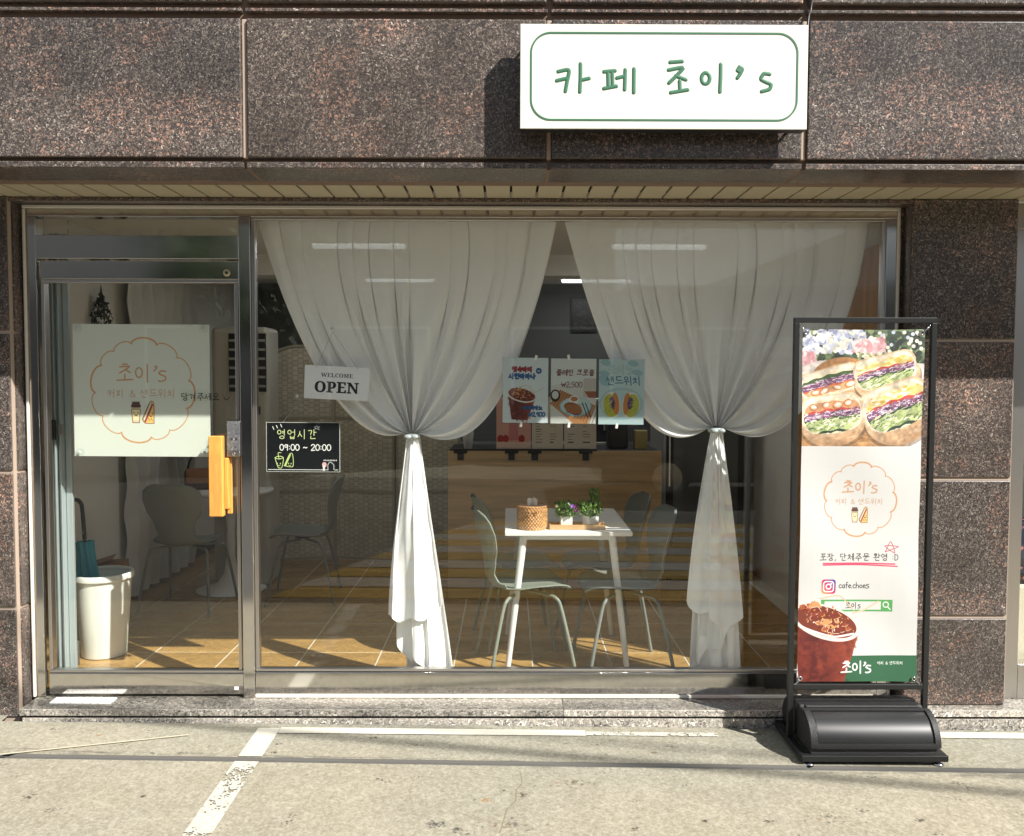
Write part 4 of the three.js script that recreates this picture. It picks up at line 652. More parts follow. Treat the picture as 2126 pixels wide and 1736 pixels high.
{ // banner stand
  const z = 0.36, o = thing('banner_stand', 'black frame banner stand with a curved water filled base', 'banner stand');
  const lx = X(1652, 900, z) - 0.005, rx = X(1930, 900, z) + 0.006, ty = Y(663, z), cy = Y(1424, z), gr = gy(1.6), t = 0.0115;
  for (const x of [lx, rx]) part('post', rbx(x - t, x + t, gr + 0.045, ty - t - 0.0005, z - t, z + t, 0.002), M.blackMetal, o);
  part('top_bar', rbx(lx - t, rx + t, ty - t, ty + t, z - t, z + t, 0.002), M.blackMetal, o);
  part('cross_bar', rbx(lx + t + 0.0005, rx - t - 0.0005, cy - t, cy + t, z - t, z + t, 0.002), M.blackMetal, o);
  const f0 = z + 0.2, b0 = z - 0.175, px0 = lx - 0.012, px1 = rx + 0.008, py = gr + 0.018;
  part('base_plate', merge([rbx(px0, px1, py, py + 0.026, f0 - 0.03, f0 + 0.008, 0.002), rbx(px0, px1, py, py + 0.026, b0 - 0.0, b0 + 0.03, 0.002), rbx(px0, px0 + 0.03, py + 0.0004, py + 0.0256, b0 + 0.03, f0 - 0.03, 0.002), rbx(px1 - 0.03, px1, py + 0.0004, py + 0.0256, b0 + 0.03, f0 - 0.03, 0.002)]), M.blackMetal, o);
  for (const x of [px0 + 0.035, px1 - 0.035]) for (const q of [f0 - 0.012, b0 + 0.016]) part('foot', lathe([[0, 0.02], [0.008, 0.02], [0.008, 0.012], [0.022, 0.008], [0.024, 0.0], [0, 0]], 24).translate(x, gr, q), M.chrome, o);
  // tank halves: profile (z, y) swept along x
  const grain = texOf(pixelTex(256, 256, (u, v, i, j) => { const k = 255 * (0.5 * hash(i >> 1, j >> 1) + 0.5 * vnoise(u * 90, v * 90, 90)); return [k, k, k]; }), false); grain.repeat.set(6, 6);
  const mould = std({ color: lin(0.016, 0.016, 0.017), roughness: 0.5, bumpMap: grain, bumpScale: 0.0012 }), satin = std({ color: lin(0.018, 0.0185, 0.02), roughness: 0.36 });
  const yb = py + 0.0265, H = 0.14;
  const prof = (s) => { const sh = new THREE.Shape(); sh.moveTo(0.014, 0); sh.lineTo(0.175, 0); sh.lineTo(0.178, 0.03); sh.absellipse(0.06, 0.022, 0.118, H - 0.03, 0, Math.PI / 2, false); sh.lineTo(0.045, H - 0.008); sh.lineTo(0.036, H); sh.lineTo(0.014, H); return sh; };
  for (const s of [1, -1]) {
    const g = new THREE.ExtrudeGeometry(prof(), { depth: px1 - px0 - 0.1, bevelEnabled: true, bevelSize: 0.008, bevelThickness: 0.012, bevelSegments: 4, curveSegments: 24, steps: 1 });
    g.rotateY(-Math.PI / 2); if (s < 0) g.rotateY(Math.PI);
    g.computeBoundingBox(); const c = g.boundingBox; g.translate((px0 + px1) / 2 - (c.min.x + c.max.x) / 2, yb + 0.008, z + s * 0.006);
    const tk = part('water_tank', uvm(g, 1), mould, o);
    if (s > 0) { // smooth curved label panel set on the front and a ridge on top
      const pts = []; for (let i = 0; i <= 26; i++) { const a = lerp(0.16, 1.3, i / 26); pts.push([z + 0.006 + 0.06 + (0.118 + 0.0095) * Math.cos(a), yb + 0.008 + 0.022 + (H - 0.03 + 0.0095) * Math.sin(a)]); }
      const pos = [], idx = [], X0 = px0 + 0.075, X1 = px1 - 0.06; pts.forEach(([a, b]) => pos.push(X0, b, a, X1, b, a)); for (let i = 0; i < 26; i++) idx.push(2 * i, 2 * i + 1, 2 * i + 2, 2 * i + 2, 2 * i + 1, 2 * i + 3);
      const lg = new THREE.BufferGeometry(); lg.setAttribute('position', new THREE.Float32BufferAttribute(pos, 3)); lg.setIndex(idx); lg.computeVertexNormals(); lg.setAttribute('uv', new THREE.Float32BufferAttribute(new Float32Array(pos.length / 3 * 2), 2));
      part('label_panel', lg, satin, tk);
      const band = (o0, o1, a0, a1, xa, xb) => { const s2 = new THREE.Shape(), pt = (o2, a) => [0.066 + (0.118 + o2) * Math.cos(a), 0.03 + (H - 0.03 + o2) * Math.sin(a)]; for (let i = 0; i <= 20; i++) s2[i ? 'lineTo' : 'moveTo'](...pt(o1, lerp(a0, a1, i / 20))); for (let i = 20; i >= 0; i--) s2.lineTo(...pt(o0, lerp(a0, a1, i / 20))); return uvm(new THREE.ExtrudeGeometry(s2, { depth: xb - xa, bevelEnabled: true, bevelSize: 0.002, bevelThickness: 0.002, bevelSegments: 2 }).rotateY(-Math.PI / 2).translate(xb, yb, z)); };
      part('rim', band(0.0, 0.0135, 0.0, 1.42, px0 + 0.042, px0 + 0.066), mould, tk); part('rim', band(0.0, 0.0135, 0.0, 1.42, px1 - 0.05, px1 - 0.028), mould, tk);
      part('rim', band(0.0, 0.0135, -0.02, 0.13, px0 + 0.0665, px1 - 0.0525), mould, tk); part('rim', band(0.0, 0.0135, 1.34, 1.42, px0 + 0.0665, px1 - 0.0525), mould, tk);
      part('ridge', rbx(px0 + 0.06, px1 - 0.06, yb + H + 0.0, yb + H + 0.018, z + 0.014, z + 0.062, 0.006, 1, 3), mould, tk);
    }
  }
  // the cloth
  const x0 = X(1667, 690, z), x1 = X(1921, 690, z), y1 = Y(681, z), y0 = Y(1415, z), nx = 20, ny = 50;
  const g = new THREE.PlaneGeometry(1, 1, nx, ny), p = g.attributes.position;
  for (let i = 0; i < p.count; i++) { const a = p.getX(i) + 0.5, b = p.getY(i) + 0.5, e = 4 * a * (1 - a); p.setXYZ(i, lerp(x0 + 0.004 * Math.sin(b * 3.14) , x1 - 0.006 * Math.sin(b * 3.14), a), lerp(y0, y1, b) + 0.004 * e * (b > 0.98 ? -1 : b < 0.02 ? 1 : 0), z + 0.004 * Math.sin(a * 5 + b * 7) * e + 0.003 * Math.sin(b * 19 + a * 3)); }
  g.computeVertexNormals();
  const cl = thing('banner', 'tall printed cafe banner showing sandwiches and iced coffee on the black stand', 'banner');
  part('cloth', g, phy({ map: bannerTex, roughness: 0.6, transmission: 0.16, thickness: 0 }), cl);
  for (const [q, r, sx, sy] of [[x0 + 0.014, y1 - 0.016, -1, 1], [x1 - 0.014, y1 - 0.016, 1, 1], [x0 + 0.014, y0 + 0.016, -1, -1], [x1 - 0.014, y0 + 0.016, 1, -1]]) {
    const e = part('eyelet', new THREE.TorusGeometry(0.008, 0.003, 8, 20).translate(q, r, z + 0.006), M.chrome, cl);
    part('hook', tube([V(q + sx * 0.006, r + sy * 0.006, z + 0.012), V(q + sx * 0.018, r + sy * 0.018, z + 0.012), V(q + sx * 0.032, r + sy * 0.03, z + 0.004), V((sx < 0 ? lx + t : rx - t), (sy > 0 ? ty - t : cy + t) - sy * 0.002, z)], 0.0028, 20), M.chrome, e);
  }
}
// ---------------------------------------------------------------- on the glass
const cup = (name, label, x, y, z, r = 0.019, group) => { const o = thing(name, label, 'suction cup', group, [x, y, z]); part('cup', lathe([[0, 0.010], [r * 0.4, 0.010], [r * 0.5, 0.006], [r * 0.95, 0.003], [r, 0.0005]], 28).rotateX(Math.PI / 2), M.clear, o); part('knob', lathe([[0, 0.014], [r * 0.32, 0.013], [r * 0.36, 0.0101]], 20).rotateX(Math.PI / 2), std({ color: lin(0.5, 0.52, 0.5), roughness: 0.3 }), o); return o; };
function printed(name, label, category, u0, u1, v0, v1, z, tex, rot = 0, th = 0.002, rough = 0.55, group, edge) {
  const A = at((u0 + u1) / 2, (v0 + v1) / 2, z), w = X(u1, (v0 + v1) / 2, z) - X(u0, (v0 + v1) / 2, z), h = Y(v0, z) - Y(v1, z);
  const o = thing(name, label, category, group, [A.x, A.y, A.z]); o.rotation.z = rot;
  const g = new THREE.BoxGeometry(w, h, th); onFace(g, -w / 2, w / 2, -h / 2, h / 2);
  const m = part('sheet', g, std({ map: tex, roughness: rough }), o); void m;
  return [o, w, h];
}
{
  const [o, w, h] = printed('door_poster', 'square white cafe logo poster fixed inside the glass door', 'poster', 153, 436, 674, 948, -0.008, doorPosterTex, -0.004); void o;
  const A = at(294.5, 811, -0.008);
  for (const [sx, sy] of [[-1, 1], [1, 1], [-1, -1], [1, -1]]) cup('poster_pad', ['clear round pad at the door side upper corner of the logo poster', 'clear round pad at the hinge side upper corner of the logo poster', 'clear round pad at the lower hinge side corner of the logo poster', 'clear round pad under the wooden handle at the logo poster corner'][(sx > 0 ? 0 : 1) + (sy > 0 ? 0 : (sx > 0 ? 3 : 1))], A.x + sx * (w / 2 - 0.026), A.y + sy * (h / 2 - 0.02), -0.0065, 0.021);
}
{
  const labs = ['iced coffee price poster taped inside the window', 'waffle and syrup price poster taped inside the window', 'pale blue halved sandwich poster taped inside the window'];
  [poster1, poster2, poster3].forEach((t, i) => {
    const u0 = 1044 + i * 99.5, u1 = u0 + 94, dv = i * 1.8, [o, w, h] = printed('menu_poster', labs[i], 'poster', u0, u1, 743 + dv, 878 + dv, -0.012, t, -0.006, 0.002, 0.4, 'menu posters taped in the window');
    part('holder', bx(-w / 2 - 0.004, w / 2 + 0.004, -h / 2 - 0.006, h / 2 + 0.004, 0.0015, 0.003), M.clear, o);
    part('tape', bx(-0.006, 0.006, -h / 2 - 0.02, -h / 2 + 0.004, 0.0032, 0.0038), M.white, o).rotation.z = -0.12;
    if (i < 2) part('tape', bx(-0.006, 0.006, h / 2 - 0.004, h / 2 + 0.02, 0.0032, 0.0038), M.white, o).rotation.z = i ? 0.15 : -0.3;
  });
}
{
  const [o, w, h] = printed('open_sign', 'white card reading WELCOME OPEN hanging inside the window on a thread', 'sign', 632, 766, 761, 830, -0.02, openTex, -0.05, 0.003);
  const cp = at(690, 683, -0.012); cup('suction_hook', 'clear suction hook that carries the OPEN card', cp.x, cp.y, -0.006, 0.017, undefined);
  const L = V(cp.x, cp.y - 0.012, -0.02).sub(o.position).applyAxisAngle(V(0, 0, 1), 0.05);
  part('thread', merge([rod(L, V(-w * 0.32, h / 2 - 0.008, 0.003), 0.0009, 0.0009, 6), rod(L, V(w * 0.32, h / 2 - 0.008, 0.003), 0.0009, 0.0009, 6)]), M.string, o);
}
{
  const [o, w, h] = printed('chalkboard', 'small black board with opening hours hanging inside the window beside the mullion', 'chalkboard', 554, 705, 878, 979, -0.018, chalkTex, -0.004, 0.004, 0.35);
  part('edge', merge([bx(-w / 2 - 0.002, w / 2 + 0.002, h / 2, h / 2 + 0.002, -0.003, 0.003), bx(-w / 2 - 0.002, w / 2 + 0.002, -h / 2 - 0.002, -h / 2, -0.003, 0.003), bx(-w / 2 - 0.002, -w / 2, -h / 2, h / 2, -0.003, 0.003), bx(w / 2, w / 2 + 0.002, -h / 2, h / 2, -0.003, 0.003)]), std({ color: lin(0.6, 0.6, 0.56), roughness: 0.4 }), o);
  const cp = at(618, 822, -0.012); const s = cup('suction_hook', 'clear suction hook that carries the black hours board', cp.x, cp.y, -0.006, 0.022); part('peg', tube([V(0, -0.018, 0.004), V(0, -0.026, 0.004), V(0, -0.03, -0.008)], 0.002, 8), M.clear, s);
  const L = V(cp.x, cp.y - 0.03, -0.014).sub(o.position);
  part('thread', merge([rod(L, V(-w * 0.28, h / 2, 0), 0.001, 0.001, 6), rod(L, V(w * 0.3, h / 2, 0), 0.001, 0.001, 6)]), M.string, o);
}
// ---------------------------------------------------------------- curtains
const clothBump = texOf(pixelTex(256, 256, (u, v, i, j) => { const k = 128 + 60 * (((i + j) & 1) - 0.5) + 90 * (hash(i, j) - 0.5); return [k, k, k]; }), false); clothBump.repeat.set(14, 14);
M.sheer = phy({ color: lin(0.98, 0.98, 0.975), roughness: 0.9, transmission: 0.2, thickness: 0, bumpMap: clothBump, bumpScale: 0.0004 });
M.tail = phy({ color: lin(0.95, 0.947, 0.94), roughness: 0.96, transmission: 0.07, thickness: 0, bumpMap: clothBump, bumpScale: 0.0004 });
const CZ = -0.088;
function gridGeo(nu, nv, f) {
  const pos = [], uv = [], idx = [];
  for (let i = 0; i <= nu; i++) for (let j = 0; j <= nv; j++) { const p = f(i / nu, j / nv); pos.push(p.x, p.y, p.z); uv.push(i / nu, j / nv); }
  for (let i = 0; i < nu; i++) for (let j = 0; j < nv; j++) { const a = i * (nv + 1) + j, b = a + nv + 1; idx.push(a, a + 1, b, b, a + 1, b + 1); }
  const g = new THREE.BufferGeometry(); g.setAttribute('position', new THREE.Float32BufferAttribute(pos, 3)); g.setAttribute('uv', new THREE.Float32BufferAttribute(uv, 2)); g.setIndex(idx); g.computeVertexNormals(); return g;
}
const bez = (a, b, c, d, t) => { const s = 1 - t; return s * s * s * a + 3 * s * s * t * b + 3 * s * t * t * c + t * t * t * d; };
function curtain(label, C) {
  const o = thing('curtain', label, 'curtain', 'sheer curtains tied back in the shop window'), N = C.pleats;
  const jit = Array.from({ length: N + 3 }, () => rr(-0.32, 0.32)), amp = Array.from({ length: N + 3 }, () => rr(0.65, 1.35));
  part('drape', gridGeo(N * 24, 110, (s, tt) => {
    const t = tt < 0.02 ? tt : tt, c = 2 * s - 1, k = c < 0 ? C.left : C.right, q = Math.abs(c) ** 1.15, m = C.mid, qy = Math.abs(c) ** 1.7;
    const f = clamp(s * N + (0.32 * Math.sin(s * 15 + C.ph) + 0.22 * Math.sin(s * 37 + 2 * C.ph)) * Math.min(1, s * 6, (1 - s) * 6), 0, N), i = Math.floor(f), fr = f - i, wv = Math.sin((fr + jit[i] * (1 - fr) * fr * 1.6) * 2 * Math.PI), am = lerp(amp[i], amp[i + 1], fr);
    const u0 = lerp(C.top[0], C.top[1], s), env = Math.sin(Math.min(1, t * 1.25 + 0.12) * Math.PI * 0.5);
    const P1 = [lerp(lerp(m[1][0], u0, 0.75), k[1][0], q), lerp(m[1][1], k[1][1], qy)], P2 = [lerp(m[2][0], k[2][0], q), lerp(m[2][1], k[2][1], qy)], P3 = [C.tie[0] + c * 15, C.tie[1] + (1 - Math.abs(c)) * -4];
    let u = bez(u0, P1[0], P2[0], P3[0], t), v = bez(C.v0, P1[1], P2[1], P3[1], t);
    const gp = 0.2, knife = fr < 1 - gp ? 0.25 + 0.55 * Math.sin(fr / (1 - gp) * Math.PI) : -0.9 * Math.sin((fr - 1 + gp) / gp * Math.PI), soft = THREE.MathUtils.smoothstep(t, 0.12 + 0.25 * (amp[i] - 0.65), 0.72), sharp = lerp(knife, Math.sign(wv) * Math.abs(wv) ** 0.7, soft), step = (C.top[1] - C.top[0]) / N;
    u += (1 - soft) * (1 - 0.35 * t) * step * ((fr < 1 - gp ? fr / (1 - gp) * (1.02 + 0.05 * jit[i]) : lerp(1.02 + 0.05 * jit[i], 1, (fr - 1 + gp) / gp)) - fr) + soft * (1 - t) * 8 * Math.cos((fr - 0.1) * 2 * Math.PI);
    const wr = 0.0045 * Math.sin(s * 61 + t * 9) * Math.sin(t * Math.PI);
    const sag = t > 0.55 ? (t - 0.55) / 0.45 : 0;
    let z = CZ + am * sharp * lerp(0.018, 0.034, env) * (1 - 0.45 * t ** 4) + wr + 0.012 * Math.sin(s * 5 + C.ph) * Math.sin(t * 3.1) + sag * (1 - sag) * 0.05 * Math.abs(c) ** 3 + sag * sag * 0.012 * Math.sin(s * 23 + t * 4);
    return at(u, v + sag * (1 - sag) * 16 * Math.sin(s * N * 3.1 + C.ph) * (1 - Math.abs(c)), z);
  }), M.sheer, o);
  for (const L of C.tails) part('tail', gridGeo(90, 90, (s, t) => {
    const hem = bez(...L.hem, s), v = lerp(C.tie[1] + 6, hem, t), ul = bez(...L.l, t), ur = bez(...L.r, t);
    const wv = Math.sin(s * L.n * 2 * Math.PI + 1.6 * Math.sin(s * 5 + L.ph) + L.ph + 0.5 * Math.sin(t * 5 + L.ph)), fold = Math.sign(wv) * Math.abs(wv) ** 0.75 + 0.4 * Math.sin(s * L.n * 9.7 + 1.7 * L.ph + t * 3.4) + 0.16 * Math.sin(t * 27 + s * 13), saw = ((s * L.n + L.ph) % 1), zig = L.zig * (saw < 0.7 ? saw / 0.7 : (1 - saw) / 0.3) * t ** 2.5;
    const e = Math.sin(Math.min(1, t * 2.4) * 1.57);
    return at(lerp(ul, ur, s) + (7.5 - L.n) * e * Math.cos(s * L.n * 6.28 + L.ph) * (0.4 + 0.6 * t), v + zig, CZ + L.z + fold * lerp(0.006, 0.017, e) + (1 - 4 * (s - 0.5) ** 2) * lerp(0.012, 0.03, e));
  }), M.tail, o);
  const p = at(C.tie[0], C.tie[1] + 5, CZ + 0.022), satin = std({ color: lin(0.45, 0.49, 0.5), roughness: 0.28 }), tb = thing('curtain_tie', C.tieLabel, 'curtain tie', 'grey satin ties round the curtains', [p.x, p.y, p.z]);
  part('band', new THREE.TorusGeometry(0.032, 0.0095, 10, 30).rotateX(Math.PI / 2).scale(1, 1.3, 0.8), satin, tb);
  part('knot', new THREE.SphereGeometry(0.012, 16, 12).scale(1.5, 0.95, 1).translate(-0.015, -0.003, 0.036), satin, tb); part('knot', new THREE.SphereGeometry(0.012, 16, 12).scale(1.5, 0.95, 1).translate(0.018, -0.002, 0.036), satin, tb);
}
curtain('white sheer curtain tied in the middle next to the OPEN card', {
  top: [534, 1157], v0: 455, tie: [855, 900], pleats: 13, ph: 0.6,
  left: [0, [590, 645], [700, 948]], right: [0, [1090, 745], [1018, 972]], mid: [0, [850, 600], [853, 770]],
  tieLabel: 'grey satin tie on the curtain next to the OPEN card',
  tails: [{ l: [852, 846, 842, 842], r: [872, 895, 925, 946], hem: [1394, 1400, 1402, 1400], n: 2.2, z: -0.035, zig: 3, ph: 1.2 }, { l: [848, 834, 824, 825], r: [864, 880, 892, 905], hem: [1335, 1350, 1400, 1340], n: 2.3, z: -0.01, zig: 22, ph: 2.0 }, { l: [844, 826, 806, 801], r: [868, 884, 906, 921], hem: [1274, 1282, 1300, 1246], n: 2.3, z: 0.018, zig: 12, ph: 0.1 }],
});
curtain('white sheer curtain tied in the middle behind the banner stand', {
  top: [1171, 1806], v0: 456, tie: [1487, 888], pleats: 13, ph: 2.1,
  left: [0, [1222, 640], [1312, 1000]], right: [0, [1765, 690], [1668, 985]], mid: [0, [1487, 600], [1488, 760]],
  tieLabel: 'grey satin tie on the curtain behind the banner stand',
  tails: [{ l: [1477, 1458, 1440, 1436], r: [1501, 1515, 1530, 1536], hem: [1392, 1402, 1402, 1400], n: 2.4, z: -0.035, zig: 4, ph: 2.6 }, { l: [1478, 1462, 1446, 1440], r: [1500, 1512, 1530, 1538], hem: [1360, 1350, 1330, 1268], n: 2.0, z: -0.01, zig: 24, ph: 0.4 }, { l: [1476, 1452, 1432, 1423], r: [1494, 1500, 1506, 1510], hem: [1246, 1262, 1284, 1290], n: 1.9, z: 0.018, zig: 14, ph: 1.1 }],
});
// ---------------------------------------------------------------- table, chairs
M.shell = std({ color: lin(0.23, 0.255, 0.205), roughness: 0.48 });
M.shellGrey = std({ color: lin(0.2, 0.215, 0.195), roughness: 0.48 });
function makeChair(label, shellMat, group) {   // one piece shell seat and back on four bent tube legs; seat faces +x, origin on the floor
  const o = thing('shell_chair', label, 'chair', group);
  const C = new THREE.CatmullRomCurve3([[0.215, 0.425], [0.17, 0.446], [0.05, 0.447], [-0.08, 0.437], [-0.165, 0.45], [-0.205, 0.51], [-0.215, 0.6], [-0.235, 0.7], [-0.262, 0.79], [-0.28, 0.85]].map(([x, y]) => V(x, y, 0)));
  const wid = [[0, 0.1], [0.025, 0.165], [0.09, 0.2], [0.2, 0.212], [0.34, 0.205], [0.44, 0.17], [0.52, 0.122], [0.58, 0.112], [0.66, 0.135], [0.76, 0.185], [0.84, 0.203], [0.92, 0.19], [0.97, 0.15], [1, 0.08]];
  const W = (s) => { for (let i = 1; i < wid.length; i++) if (s <= wid[i][0]) { const t = (s - wid[i - 1][0]) / (wid[i][0] - wid[i - 1][0]); return lerp(wid[i - 1][1], wid[i][1], t * t * (3 - 2 * t) * 0.5 + t * 0.5); } return 0.08; };
  const mid = (s, r) => { const p = C.getPointAt(s), t = C.getTangentAt(s), n = V(-t.y, t.x, 0), w = W(s), cup = s < 0.45 ? 0.028 : 0.05; return p.clone().addScaledVector(n, -(cup * (w / 0.2) * (r * r)) * (s < 0.45 ? 1 : 1)).add(V(0, 0, r * w)); };
  const nr = 14, loop = [...Array.from({ length: nr + 1 }, (_, i) => [-1 + 2 * i / nr, 1]), ...Array.from({ length: nr + 1 }, (_, i) => [1 - 2 * i / nr, -1])];
  const g = gridGeo(60, loop.length, (s, q) => {
    const [r, side] = loop[Math.round(q * loop.length) % loop.length], ss = clamp(s, 0.001, 0.999), e = 0.01, p = mid(ss, r), a = mid(clamp(ss + e, 0, 1), r).sub(mid(clamp(ss - e, 0, 1), r)), b = mid(ss, r + e).sub(mid(ss, r - e)), n = a.cross(b).normalize();
    return p.addScaledVector(n, side * 0.005);
  });
  part('shell', g, shellMat, o);
  for (const [sx, sz] of [[1, 1], [1, -1], [-1, 1], [-1, -1]]) part('leg', tube([V(sx * 0.02, 0.418, sz * 0.05), V(sx * 0.1, 0.415, sz * 0.15), V(sx * 0.13, 0.405, sz * 0.188), V(sx * 0.15, 0.36, sz * 0.2), V(sx * 0.19, 0.18, sz * 0.222), V(sx * 0.225, 0.002, sz * 0.242)], 0.0095, 40, 10), shellMat, o);
  part('mount_plate', lathe([[0, 0.006], [0.06, 0.006], [0.064, 0], [0, 0]], 24).translate(0, 0.4255, 0), M.blackMetal, o);
  return o;
}
{
  const proto = makeChair('grey green shell chair on the door side of the white table, by the glass', M.shell, 'shell chairs round the white table');
  const place = (o, x, z, r) => { o.position.set(x, FLOOR, z); o.rotation.y = r; };
  const copy = (label, m, group) => { const c = proto.clone(); c.name = numbered('shell_chair'); c.userData = { label, category: 'chair', group }; c.children.forEach((k) => { if (k.name !== 'mount_plate') k.material = m; }); scene.add(c); return c; };
  place(proto, 0.085, -0.42, 0.18);
  place(copy('grey green shell chair on the door side of the white table, by the counter', M.shell, 'shell chairs round the white table'), 0.06, -0.9, 0.2);
  place(copy('grey shell chair on the banner side of the white table, by the glass', M.shellGrey, 'shell chairs round the white table'), 0.6, -0.41, Math.PI + 0.1);
  place(copy('grey shell chair on the banner side of the white table, by the counter', M.shellGrey, 'shell chairs round the white table'), 0.55, -0.92, Math.PI + 0.14);
  place(copy('grey shell chair with its back to the glass door', M.shellGrey, 'shell chairs at the pedestal table'), -2.13, -1.6, Math.PI * 0.47);
  place(copy('grey shell chair before the woven folding screen', M.shellGrey, 'shell chairs at the pedestal table'), -1.42, -1.86, Math.PI + 0.1);
}
{
  const o = thing('dining_table', 'small white table with splayed round legs behind the window', 'table'), tz = -0.24, ty = Y(1104.5, tz), x0 = X(1048, 1110, tz), x1 = X(1313.5, 1110, tz), zb = -1.04;
  part('table_top', rbx(x0, x1, ty - 0.022, ty, zb, tz, 0.004), M.white, o);
  part('apron', merge([rbx(x0 + 0.09, x1 - 0.09, ty - 0.05, ty - 0.0225, tz - 0.075, tz - 0.055, 0.002), rbx(x0 + 0.09, x1 - 0.09, ty - 0.05, ty - 0.0225, zb + 0.055, zb + 0.075, 0.002), rbx(x0 + 0.09, x0 + 0.11, ty - 0.05, ty - 0.0225, zb + 0.0755, tz - 0.0755, 0.002), rbx(x1 - 0.11, x1 - 0.09, ty - 0.05, ty - 0.0225, zb + 0.0755, tz - 0.0755, 0.002)]), M.white, o);
  for (const [sx, x] of [[-1, x0 + 0.098], [1, x1 - 0.098]]) for (const [sz, z] of [[1, tz - 0.06], [-1, zb + 0.06]]) part('leg', rod(V(x, ty - 0.0225, z), V(x + sx * 0.085, FLOOR + 0.001, z + sz * 0.012), 0.02, 0.0135), M.white, o);
  // tissue basket
  const b = thing('tissue_basket', 'round woven rattan tissue basket on the white table', 'basket', null, [X(1105, 1106, -0.33), ty, -0.345]);
  const rt = pixelTex(512, 256, (u, v) => { const row = Math.floor(v * 15), k = Math.sin((u * 30 + row * 0.3) * 2 * Math.PI) * 0.5 + 0.5, y = Math.abs(((v * 15) % 1) - 0.5) * 2, q = (0.35 + 0.65 * k) * (1 - 0.6 * y ** 3); const n = 0.85 + 0.3 * hash(row, Math.floor(u * 30 + row * 0.3)); return [Math.min(255, (112 + 128 * q) * n), Math.min(255, (72 + 112 * q) * n), Math.min(255, (38 + 84 * q) * n)]; });
  const rm = std({ map: texOf(rt), roughness: 0.5 });
  const weaveCyl = (r0, r1, y0, y1) => { const g = new THREE.CylinderGeometry(r1, r0, y1 - y0, 184, 44, true).translate(0, (y0 + y1) / 2, 0), p = g.attributes.position; for (let i = 0; i < p.count; i++) { const a = Math.atan2(p.getZ(i), p.getX(i)), y = p.getY(i), row = Math.floor((y - y0) / 0.0061), k = 0.0015 * Math.sin(a * 30 - row * 1.9); const r = Math.hypot(p.getX(i), p.getZ(i)); p.setX(i, p.getX(i) * (1 + k / r)); p.setZ(i, p.getZ(i) * (1 + k / r)); } g.computeVertexNormals(); return g; };
  part('body', weaveCyl(0.077, 0.079, 0.001, 0.092), rm, b);
  const lid = part('lid', weaveCyl(0.0815, 0.081, 0.093, 0.12), rm, b);
  part('rim', new THREE.TorusGeometry(0.078, 0.0045, 8, 60).rotateX(Math.PI / 2).translate(0, 0.12, 0), rm, lid); part('inset', new THREE.CylinderGeometry(0.077, 0.077, 0.006, 48).translate(0, 0.1165, 0), rm, lid);
  part('base', new THREE.CylinderGeometry(0.077, 0.076, 0.004, 48).translate(0, 0.003, 0), rm, b);
  for (const a of [-0.25, 0.2]) part('loop', new THREE.TorusGeometry(0.009, 0.0028, 6, 16).scale(0.6, 1.2, 1).translate(Math.sin(a) * 0.084, 0.092, Math.cos(a) * 0.084), rm, b);
  part('tissue', gridGeo(10, 6, (s, t) => V(-0.026 + s * 0.052, 0.117 + t * (0.036 + 0.01 * Math.abs(Math.sin(s * 7))), 0.012 * Math.sin(s * 9) + 0.006 * t)), std({ color: lin(0.85, 0.85, 0.84), roughness: 0.9, side: THREE.DoubleSide }), b);
  // tray and two pots
  const tz2 = -0.3, tx0 = X(1141, 1103, tz2), tx1 = X(1257, 1103, tz2), wm = std({ map: texOf(pixelTex(256, 64, (u, v) => { const k = 1 + 0.16 * (vnoise(u * 5, v * 24, 5, 24) - 0.5); return [206 * k, 164 * k, 118 * k]; })), roughness: 0.55 });
  const t = thing('wooden_tray', 'narrow pale wooden tray on the white table', 'tray');
  part('bottom', bx(tx0 + 0.004, tx1 - 0.004, ty + 0.0005, ty + 0.006, tz2 - 0.096, tz2 - 0.004, 0.3), wm, t);
  for (const [a, c, d, e] of [[tx0, tx1, tz2 - 0.006, tz2], [tx0, tx1, tz2 - 0.1, tz2 - 0.094], [tx0, tx0 + 0.006, tz2 - 0.0935, tz2 - 0.0065], [tx1 - 0.006, tx1, tz2 - 0.0935, tz2 - 0.0065]]) part('rim', rbx(a, c, ty + 0.0005, ty + 0.026, d, e, 0.002, 0.3), wm, t);
  const leafMats = [lin(0.2, 0.36, 0.05), lin(0.32, 0.46, 0.1), lin(0.11, 0.23, 0.045), lin(0.07, 0.15, 0.045)].map((c) => phy({ color: c, roughness: 0.6, transmission: 0.25, thickness: 0, side: THREE.DoubleSide }));
  const leaf = (l, w) => { const g = new THREE.PlaneGeometry(w, l, 2, 3).translate(0, l / 2, 0), p = g.attributes.position; for (let i = 0; i < p.count; i++) { const q = p.getY(i) / l; p.setX(i, p.getX(i) * Math.sin(Math.min(1, q * 1.15 + 0.12) * Math.PI) * 1.1); p.setZ(i, -q * q * l * 0.35 + Math.abs(p.getX(i)) * 0.5); } g.computeVertexNormals(); return g; };
  function pot(label, x, z, turn, tall, flowers, tagMat) {
    const o2 = thing('potted_plant', label, 'plant', null, [x, ty + 0.0065, z], turn), w = 0.03;
    const sh = new THREE.CylinderGeometry(0.0445, 0.042, 0.062, 4, 1, true).rotateY(Math.PI / 4).translate(0, 0.031, 0).toNonIndexed(); sh.computeVertexNormals();
    part('pot', merge([rbx(-w, w, 0, 0.006, -w, w, 0.002), rbx(-w, w, 0.0061, 0.062, w - 0.004, w, 0.001), rbx(-w, w, 0.0061, 0.062, -w, -w + 0.004, 0.001), rbx(-w, -w + 0.004, 0.0061, 0.062, -w + 0.0042, w - 0.0042, 0.001), rbx(w - 0.004, w, 0.0061, 0.062, -w + 0.0042, w - 0.0042, 0.001)]), M.white, o2);
